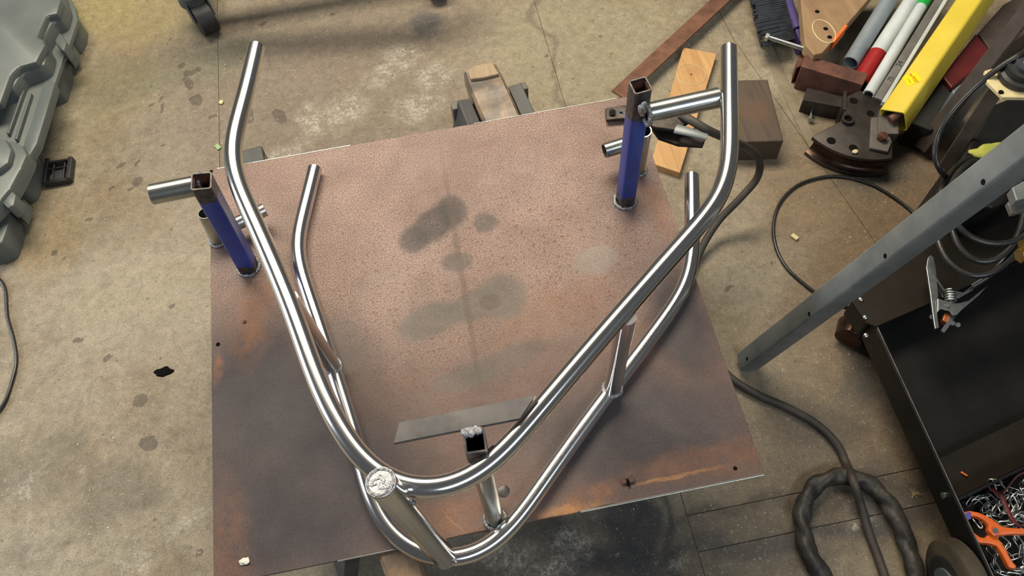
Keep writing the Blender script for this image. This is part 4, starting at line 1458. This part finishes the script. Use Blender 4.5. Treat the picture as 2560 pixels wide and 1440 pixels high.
MB().bar(V((-.16, 1.735, .30)), V((.60, 1.625, .30)), .055, .04, (0, 0, 1), .003).build('cross_beam', M['cart'], rs)
for xx, yy in ((-.14, 1.76), (.57, 1.66)):
    MB().bar(V((xx, yy, .16)), V((xx, yy, .30)), .03, .03, (0, 1, 0), .002).build('upright', M['cart'], rs)

# ------------------------------------------------------------------ galvanised leg at the right
gl = thing('galvanised_square_leg', 'grey galvanised square steel leg with holes slanting up to the right edge', 'steel leg', at(1850, 910, 0))
A = at(1846, 905, 0.02)
B = atd(2640, 288, 1.00)
ax = (B - A).normalized()
# normal of the lit face: towards upper-left and camera
view = (CAM - (A + B) / 2).normalized()
sidev = ax.cross(view).normalized()
if sidev.dot(R3 @ V((-0.6, 0.8, 0))) < 0:
    sidev = -sidev
fn = view * 0.92 + sidev * 0.38
fn = (fn - ax * fn.dot(ax)).normalized()
lw = 0.044
cA = A - fn * lw / 2
m = MB().sqtube(cA, cA + (B - A), lw, lw, .003, fn, .006)
m.build('leg_tube', M['galv'], gl, True, 40)
for px, py in ((1868, 897), (2023, 785), (2213, 640), (2458, 455)):
    # intersect the pixel ray with the lit face
    dray = (R3 @ V(((px - 1280) / FPX, -(py - 720) / FPX, -1.0))).normalized()
    p0 = cA + fn * lw / 2
    tt = (p0 - CAM).dot(fn) / dray.dot(fn)
    q = CAM + dray * tt
    MB().cyl(q - fn * .002, q + fn * .0005, .0042, 18).build('bolt_hole', M['hole_dark'], gl)

# ------------------------------------------------------------------ welding cart
ct = thing('welding_cart', 'low black sheet-metal cart on wheels at the right edge', 'cart', (1.35, 0.1, 0))
ZR = 0.17


def sheet(name, a, b, z0, z1, th, mat, parent=ct):
    a, b = V(a), V(b)
    a.z = b.z = (z0 + z1) / 2
    return MB().bar(a, b, th, z1 - z0, (0, 0, 1), .0008).build(name, mat, parent)


cA_, cB_ = at(2192, 814, ZR), at(2420, 1322, ZR)
sheet('side_panel', cA_ - V((0.003, -.01, 0)), V((cA_.x - .003, -.42, 0)), .095, ZR, .004, M['cart'])
MB().bar(V((cA_.x - .001, cA_.y, ZR + .001)), V((cA_.x - .001, -.40, ZR + .001)), .0022, .002, (0, 0, 1), 0).build('rim_edge', M['cart_edge'], ct)
# top shelf sheet with the two bolts
MB().pprism([(2166, 806), (2190, 816), (2344, 750), (2475, 688), (2700, 560), (2640, 330), (2364, 420), (2130, 752)], ZR + .006, ZR, ZR + .006, .001).build('top_shelf', M['cart_top'], ct)
MB().pprism([(2166, 806), (2130, 752), (2364, 420), (2372, 424), (2140, 756), (2174, 808)], ZR + .0, ZR - .06, ZR, .001).build('shelf_apron', M['cart'], ct)
for px, py in ((2152, 748), (2163, 793), (2165, 838)):
    q = at(px, py, ZR + .007)
    MB().lump(q, .006, 1, 1, .6, 2, .05).build('dome_bolt', M['zinc'], ct, True)
q = at(2361, 1238, ZR - .03)
q.y += .03
MB().cyl(V((cA_.x - .009, q.y - .03, ZR - .030)), V((cA_.x - .001, q.y - .03, ZR - .030)), .007, 16).build('dome_bolt', M['zinc'], ct, True)
# floor tray, partitions and back
x0 = cA_.x
sk = math.tan(math.radians(12.3))


def ysk(x, y0):
    return y0 + (x - x0) * sk


MB().prism([(x0, ysk(x0, -.42)), (x0 + .7, ysk(x0 + .7, -.42)), (x0 + .7, .75), (x0, .30)], .090, .094).build('floor_tray', M['cart'], ct)
for yy, zt_, th_ in ((at(2391, 1249, ZR).y, ZR - .002, .004), (cA_.y + .004, ZR, .003)):
    MB().bar(V((x0, ysk(x0, yy), (zt_ + .094) / 2)), V((x0 + .6, ysk(x0 + .6, yy), (zt_ + .094) / 2)), th_, zt_ - .094, (0, 0, 1), .0008).build('partition', M['cart'], ct)
MB().prism([(x0 + .002, ysk(x0, at(2391, 1249, ZR).y) + .006), (x0 + .6, ysk(x0 + .6, at(2391, 1249, ZR).y) + .006), (x0 + .6, ysk(x0 + .6, at(2391, 1249, ZR).y) + .09), (x0 + .002, ysk(x0, at(2391, 1249, ZR).y) + .085)], .115, .119).build('inner_shelf', M['cart_top'], ct)
# tray under the chains
chy = ysk(x0, at(2391, 1249, ZR).y)
MB().prism([(x0 + .002, chy - .004), (x0 + .6, ysk(x0 + .6, at(2391, 1249, ZR).y) - .004), (x0 + .6, -.38), (x0 + .002, -.40)], .096, .100).build('chain_tray', M['cart_top'], ct)
# front caster ball and rear wheel
q = at(2128, 830, .035)
w = MB().tube([q + V((-.012, -.018, 0)), q + V((-.008, -.014, 0)), q + V((.012, .018, 0)), q + V((.016, .022, 0))], .035, 28, rf=lambda t, a, p: .034 if .1 < t < .9 else .028).build('caster_wheel', M['groove_steel'], ct, True, 50)
MB().bar(q + V((.03, .0, .0)), q + V((.05, .02, .13)), .03, .02, (0, 1, 0), .002).build('caster_fork', M['cart'], ct)
wx = x0 - .024
wc = at(2397, 1462, .085)
wc = V((wx, wc.y, .085))
RW = .085
wh = MB().tube([wc + V((-.020, 0, 0)), wc + V((-.014, 0, 0)), wc + V((.014, 0, 0)), wc + V((.020, 0, 0))], RW, 56, rf=lambda t, a, p: RW * .91 if t < .1 or t > .9 else RW).build('rear_wheel', M['wheel_tyre'], ct, True, 40)
MB().tube([wc + V((-.023, 0, 0)), wc + V((-.017, 0, 0))], .058, 40).build('wheel_rim', M['rubber'], wh, True, 40)
MB().tube([wc + V((-.028, 0, 0)), wc + V((-.018, 0, 0))], .036, 32).build('wheel_hub', M['hub'], wh, True, 40)
MB().cyl(wc + V((-.036, 0, 0)), wc + V((.018, 0, 0)), .007, 16).build('axle', M['zinc'], wh, True, 40)

# dark machine housing above the shelf
mh = thing('machine_housing', 'near-black sheet-metal machine housing behind the grey leg at the right edge', 'machine', at(2500, 330, .31))
MB().pprism([(2382, 432), (2480, 262), (2640, 200), (2700, 430), (2480, 520), (2410, 500)], .29, ZR + .0065, .29, .006).build('housing', M['cart'], mh)

# ------------------------------------------------------------------ cable coils on the cart
cz = ZR + .012
coil = thing('cable_coil', 'coiled black welding cable resting on the cart shelf under the grey leg', 'cable', at(2440, 560, cz))


def ringpts(cx, cy, rx, ry, z, ph=0, wob=.0, n=36, ang=0.0):
    P = []
    for i in range(n):
        a = ph + 2 * math.pi * i / n
        X = rx * math.cos(a)
        Y = ry * math.sin(a)
        x = cx + X * math.cos(ang) - Y * math.sin(ang)
        y = cy + X * math.sin(ang) + Y * math.cos(ang)
        P.append(at(x, y, z + wob * math.sin(a * 2 + ph)))
    return P


zz0 = .300
for (cx, cy, rx, ry, ph, dz) in ((2450, 540, 112, 150, .2, 0), (2468, 520, 92, 135, 1.0, .014), (2490, 500, 118, 110, 2.0, .028)):
    MB().tube(ringpts(cx, cy, rx, ry, zz0 + dz, ph, .006, 48, .1), .0065, 12, closed=True).build('coil_turn', M['cable'], coil, True, 80)

# cable tail from the grey clamp
glv = MB()
glv.lump(at(2474, 378, .33), .024, 1.7, .75, .55, 3, .45, 40)
tag(glv.build('work_glove', M['glove'], None, True, 80), 'crumpled yellow cloth glove tucked behind the grey leg', 'glove')

# ------------------------------------------------------------------ grey earth clamp on the cart
zk = .215
gc = thing('work_clamp', 'bright pressed-steel earth clamp with coil spring and copper jaw on the black cart', 'clamp', at(2370, 750, zk))
MB().pprism([(2316, 668), (2320, 644), (2326, 637), (2334, 642), (2340, 670), (2346, 740), (2342, 755), (2344, 790), (2348, 818), (2338, 822), (2334, 800), (2326, 735)], zk + .02, zk + .015, zk + .020, .001).build('clamp_arm', M['clamp_metal'], gc)
MB().pprism([(2481, 701), (2470, 712), (2425, 748), (2392, 756), (2384, 772), (2372, 800), (2356, 822), (2364, 828), (2374, 816), (2398, 780), (2418, 762), (2450, 735)], zk + .02, zk + .008, zk + .013, .001).build('clamp_arm', M['clamp_metal'], gc)
MB().pprism([(2344, 746), (2380, 758), (2404, 758), (2412, 766), (2394, 786), (2382, 788), (2372, 776), (2352, 772), (2344, 780)], zk + .024, zk + .0215, zk + .0245, .0008).build('bridge_plate', M['clamp_metal'], gc)
MB().pprism([(2344, 714), (2370, 720), (2412, 728), (2440, 706), (2436, 722), (2400, 742), (2360, 740)], zk + .008, zk + .000, zk + .003, .0008).build('bridge_plate', M['clamp_metal'], gc)
MB().bar(at(2331, 690, zk + .016), at(2364, 738, zk + .010), .004, .012, (0, 0, 1), .0005).build('wire_link', M['clamp_metal'], gc)
P = []
s0, s1 = at(2374, 728, zk + .016), at(2376, 754, zk + .016)
axs = (s1 - s0).normalized()
us = V((0, 0, 1))
vs_ = axs.cross(us).normalized()
for i in range(60):
    a = i * 2 * math.pi / 14
    P.append(s0 + (s1 - s0) * (i / 59) + (us * math.cos(a) + vs_ * math.sin(a)) * .0105)
MB().tube(P, .0019, 7).build('coil_spring', M['zinc'], gc, True, 80)
MB().cyl(at(2368, 763, zk + .024), at(2368, 763, zk + .028), .0045, 14).build('rivet', M['zinc'], gc, True)
MB().pprism([(2362, 782), (2380, 784), (2376, 796), (2366, 806), (2357, 800)], zk + .012, zk - .004, zk + .012, .001).build('copper_jaw', M['copper'], gc)
for px, py in ((2330, 792), (2382, 808), (2395, 812)):
    MB().tube([at(px, py, zk), at(px, py, zk + .012)], .0052, 6).build('hex_nut', M['zinc'], gc)
P = [at(2430, 716, zk + .012), at(2470, 690, zk + .03), at(2510, 650, .27), at(2545, 600, .29), at(2590, 560, .29)]
MB().tube(catmull(P, 6), .007, 10).build('clamp_lead', M['cable'], gc, True, 80)

# fittings at the right edge
gf = thing('brass_fitting', 'brass gas fitting at the right edge beside the cable coil', 'fitting', at(2555, 620, .44))
MB().tube([at(2548, 640, .44), at(2580, 632, .44)], .014, 6).build('hex_nut', M['brass'], gf)
MB().cyl(at(2552, 612, .45), at(2585, 600, .45), .008, 16).build('threaded_stem', M['brass'], gf, True, 40)
gb = thing('angle_bracket', 'grey painted bracket poking in at the right edge under the grey leg', 'bracket', at(2550, 490, .5))
MB().pprism([(2530, 468), (2600, 430), (2620, 480), (2541, 502)], .56, .54, .56, .002).build('bracket_plate', M['galv'], gb)
MB().pprism([(2518, 505), (2540, 497), (2580, 490), (2580, 520), (2530, 534)], .52, .51, .52, .002).build('bolt_plate', M['trestle_gusset'], gb)

# ------------------------------------------------------------------ chains in the cart tray
random.seed(12)
link_me = None


def make_link_mesh():
    m = MB()
    P = []
    n = 16
    for i in range(n):
        a = 2 * math.pi * i / n
        x = .0058 * math.cos(a)
        y = .0058 * math.sin(a) + (.0062 if math.sin(a) > 0 else -.0062)
        P.append(V((x, y, 0)))
    m.tube(P, .0017, 6, closed=True)
    bmesh.ops.recalc_face_normals(m.bm, faces=m.bm.faces)
    me = bpy.data.meshes.new('link')
    m.bm.to_mesh(me)
    m.bm.free()
    me.materials.append(M['zinc'])
    for p in me.polygons:
        p.use_smooth = True
    return me


link_me = make_link_mesh()


def chain(pix, label, zbase):
    P = [at(p[0], p[1], zbase + (p[2] if len(p) > 2 else 0)) for p in pix]
    C = resample(catmull(P, 12), .0182)
    T = thing('steel_chain', label, 'chain', C[0])
    for i in range(len(C) - 1):
        d = (C[i + 1] - C[i]).normalized()
        roll = (math.pi / 4 if i % 2 else -math.pi / 4) + random.uniform(-.3, .3)
        side = V((0, 0, 1)).cross(d).normalized()
        upv = d.cross(side)
        zz = upv * math.cos(roll) + side * math.sin(roll)
        xx = d.cross(zz)
        mt = Matrix((xx, d, zz)).transposed().to_4x4()
        mt.translation = (C[i] + C[i + 1]) / 2 - C[0]
        o = bpy.data.objects.new('link', link_me)
        COL.objects.link(o)
        o.parent = T
        o.matrix_basis = mt
    return T


zc0 = .108
chain([(2418, 1262), (2440, 1240), (2468, 1262), (2452, 1285, .008), (2478, 1282, .01), (2500, 1250, .01), (2486, 1228, .006), (2472, 1206, .01), (2498, 1206, .012), (2520, 1232, .014), (2500, 1262, .016), (2520, 1290, .02), (2540, 1262, .02), (2528, 1240, .02), (2560, 1232, .02), (2590, 1250, .02)], 'heap of zinc chain in the cart tray, above the orange clamp', zc0)
chain([(2432, 1256, .004), (2462, 1236, .006), (2488, 1256, .004), (2466, 1276, .006), (2500, 1290, .004), (2520, 1262, .006), (2505, 1238, .008), (2535, 1222, .008), (2550, 1256, .008), (2535, 1286, .01), (2565, 1300, .01), (2590, 1270, .01)], 'lower layer of zinc chain under the heap in the cart tray', zc0 - .003)
chain([(2470, 1368, .0), (2490, 1392, .002), (2482, 1420, .002), (2510, 1434, .002), (2540, 1440, .004), (2570, 1436, .004), (2600, 1400, .004)], 'short run of zinc chain at the bottom right corner of the cart tray', zc0 - .003)
chain([(2500, 1345), (2520, 1362), (2508, 1385), (2530, 1396), (2556, 1380, .006), (2545, 1350, .01), (2530, 1330, .012), (2560, 1318, .014), (2575, 1350, .014), (2560, 1396, .014), (2580, 1420, .012), (2540, 1424, .01)], 'zinc chain in the cart tray, lying below the orange clamp', zc0)
chain([(2450, 1300, .012), (2476, 1296, .016), (2496, 1310, .02), (2530, 1306, .022), (2548, 1284, .022), (2570, 1290, .02), (2575, 1262, .02), (2550, 1212, .014), (2580, 1200, .01)], 'zinc chain in the cart tray, passing behind the orange clamp pivot', zc0 + .004)
P = [at(2476, 1222, zc0 + .022), at(2500, 1236, zc0 + .026), at(2514, 1262, zc0 + .028), at(2532, 1300, zc0 + .03), at(2552, 1318, zc0 + .028)]
tag(MB().tube(catmull(P, 6), .0042, 8, flat=.4).build('red_strap', M['dark_red'], None, True, 80), 'dark red strap lying on the chains', 'strap')
P = [at(2508, 1234, zc0 + .03), at(2528, 1206, zc0 + .034), at(2548, 1186, zc0 + .034), at(2590, 1170, zc0 + .03)]
tag(MB().tube(catmull(P, 6), .0022, 8).build('orange_wire', M['rust'], None, True, 80), 'thin red-orange wire above the chains', 'wire')
tag(MB().cyl(at(2402, 1180, .1215), at(2418, 1190, .1215), .0022, 8).build('orange_rod', M['orange'], None, True), 'tiny orange plastic stick on the inner shelf of the cart', 'stick')

# orange spring clamp
zo = .150
oc = thing('spring_clamp', 'orange plastic spring clamp with blue tip lying on the chains', 'clamp', at(2489, 1326, zo))
MB().pprism([(2406, 1292), (2410, 1280), (2424, 1276), (2446, 1280), (2470, 1290), (2488, 1302), (2506, 1316), (2540, 1320), (2600, 1322), (2600, 1336), (2530, 1335), (2500, 1338), (2484, 1340), (2470, 1326), (2472, 1312), (2458, 1298), (2440, 1290), (2424, 1290), (2414, 1298)], zo + .012, zo, zo + .012, .003).build('jaw', M['orange'], oc, True, 30)
MB().pprism([(2412, 1302), (2418, 1308), (2436, 1330), (2452, 1342), (2466, 1344), (2480, 1326), (2494, 1322), (2500, 1334), (2498, 1346), (2514, 1368), (2532, 1402), (2544, 1414), (2540, 1422), (2524, 1418), (2510, 1390), (2494, 1364), (2476, 1358), (2450, 1356), (2430, 1340), (2412, 1312)], zo + .004, zo - .010, zo + .002, .003).build('jaw', M['orange'], oc, True, 30)
MB().pprism([(2407, 1290), (2420, 1278), (2428, 1280), (2430, 1296), (2414, 1302)], zo + .014, zo - .003, zo + .014, .002).build('tip_pad', M['purple_tip'], oc)
MB().cyl(at(2489, 1326, zo + .010), at(2489, 1326, zo + .016), .005, 16).build('pivot_pin', M['zinc'], oc, True, 50)
P = [at(2432, 1298, zo + .004), at(2440, 1308, zo + .006), at(2450, 1320, zo + .004), at(2456, 1316, zo + .004), at(2448, 1304, zo + .004)]
MB().tube(catmull(P, 5), .0016, 7).build('spring_wire', M['zinc'], oc, True, 80)

# ------------------------------------------------------------------ thick sleeved hose at the bottom
HP = [(2150, 1540), (2080, 1470), (2036, 1408), (2012, 1345), (2006, 1285), (2024, 1232), (2062, 1198), (2112, 1190), (2166, 1206), (2206, 1240), (2238, 1288), (2262, 1342), (2280, 1400), (2300, 1480), (2320, 1560)]
hz = .0205
C = resample(catmull([at(x, y, hz) for x, y in HP], 12), .0035)


def hr(t, a, p):
    tw = (abs(math.sin(a * 1.0 + t * 34)) ** 3) * -.0065 * (0.5 + noise.noise(V((t * 16, 2, 0))))
    return .0188 + tw + .0034 * noise.noise(V((math.cos(a) * .9, math.sin(a) * .9, t * 27))) + .0012 * noise.noise(V((math.cos(a) * 2, math.sin(a) * 2, t * 130)))


tag(MB().tube(C, .017, 26, rf=hr).build('sleeved_hose', M['sleeve'], None, True, 80), 'thick black cloth-sleeved hose looped on the floor at the bottom right', 'hose')

# ------------------------------------------------------------------ small scraps
tag(MB().bar(at(1979, 587, .004), at(1994, 598, .004), .011, .007, (0, 0, 1), .001).build('wood_chip', M['tan']), 'small yellow block of wood inside the thin black cable loop', 'wood chip')
tag(MB().bar(at(540, 362, .003), at(549, 372, .003), .012, .002, (0, 0, 1), .0003).build('green_scrap', M['leaf']), 'tiny pale green scrap on the floor left of the upper tube bend', 'scrap')
tag(MB().lump(at(553, 255, .004), .007, 1, 1.2, .5, 2, .2).build('pebble', M['tan'], None, True), 'small round tan pebble on the floor joint left of the upper tube', 'pebble')
tag(MB().lump(at(612, 1406 - 3, PZ + .002), .006, 1.5, 1, .4, 2, .5, 90).build('pale_flake', M['pale_grit'], None, True), 'pale flake lying on the front left corner of the plate', 'flake')
tag(MB().lump(at(408, 930, .0005), .015, 1.5, .8, .25, 3, .5, 50).build('burnt_lump', M['hole_dark'], None, True), 'flat black burnt lump on the floor left of the plate', 'lump')
tag(MB().lump(at(2284, 1235, .002), .002, 1, 1, 1, 1, .1).build('metal_burr', M['seed'], None, True), 'tiny golden bundle of metal swarf on the floor beside the hose', 'swarf')
sw = MB()
random.seed(5)
for k in range(22):
    a = random.uniform(0, 2 * math.pi)
    q = at(2284, 1235, .004)
    sw.tube([q, q + V((math.cos(a), math.sin(a), random.uniform(-.05, .5))) * random.uniform(.008, .016)], .0003, 4)
o = sw.build('swarf_strands', M['seed'], bpy.data.objects['metal_burr'])
o['kind'] = 'stuff'
# fly resting on the plate
fly = thing('fly', 'small dark fly on the front right of the plate', 'insect', at(1570, 1205, PZ))
q = at(1570, 1206, PZ + .004)
MB().lump(q, .0045, .7, 1.6, .7, 2, .1).build('body', M['hole_dark'], fly, True)
for s in (-1, 1):
    MB().prism([q + V((0, .003, 0)), q + V((s * .013, .010, 0)), q + V((s * .011, .000, 0)), q + V((0, -.001, 0))], q.z + .001, q.z + .0014).build('wing', M['rust'], fly)

# scattered grit on the floor
random.seed(21)
gm = MB()
for k in range(420):
    x = random.uniform(-0.6, 1.7)
    y = random.uniform(-0.2, 1.8)
    r = random.uniform(.0007, .0019)
    b2 = bmesh.new()
    bmesh.ops.create_icosphere(b2, subdivisions=1, radius=r)
    for v in b2.verts:
        v.co = v.co * random.uniform(.7, 1.4) + V((x, y, r * .5))
    gm._add(b2)
o = gm.build('floor_grit', M['pale_grit'], floor)
o['kind'] = 'stuff'
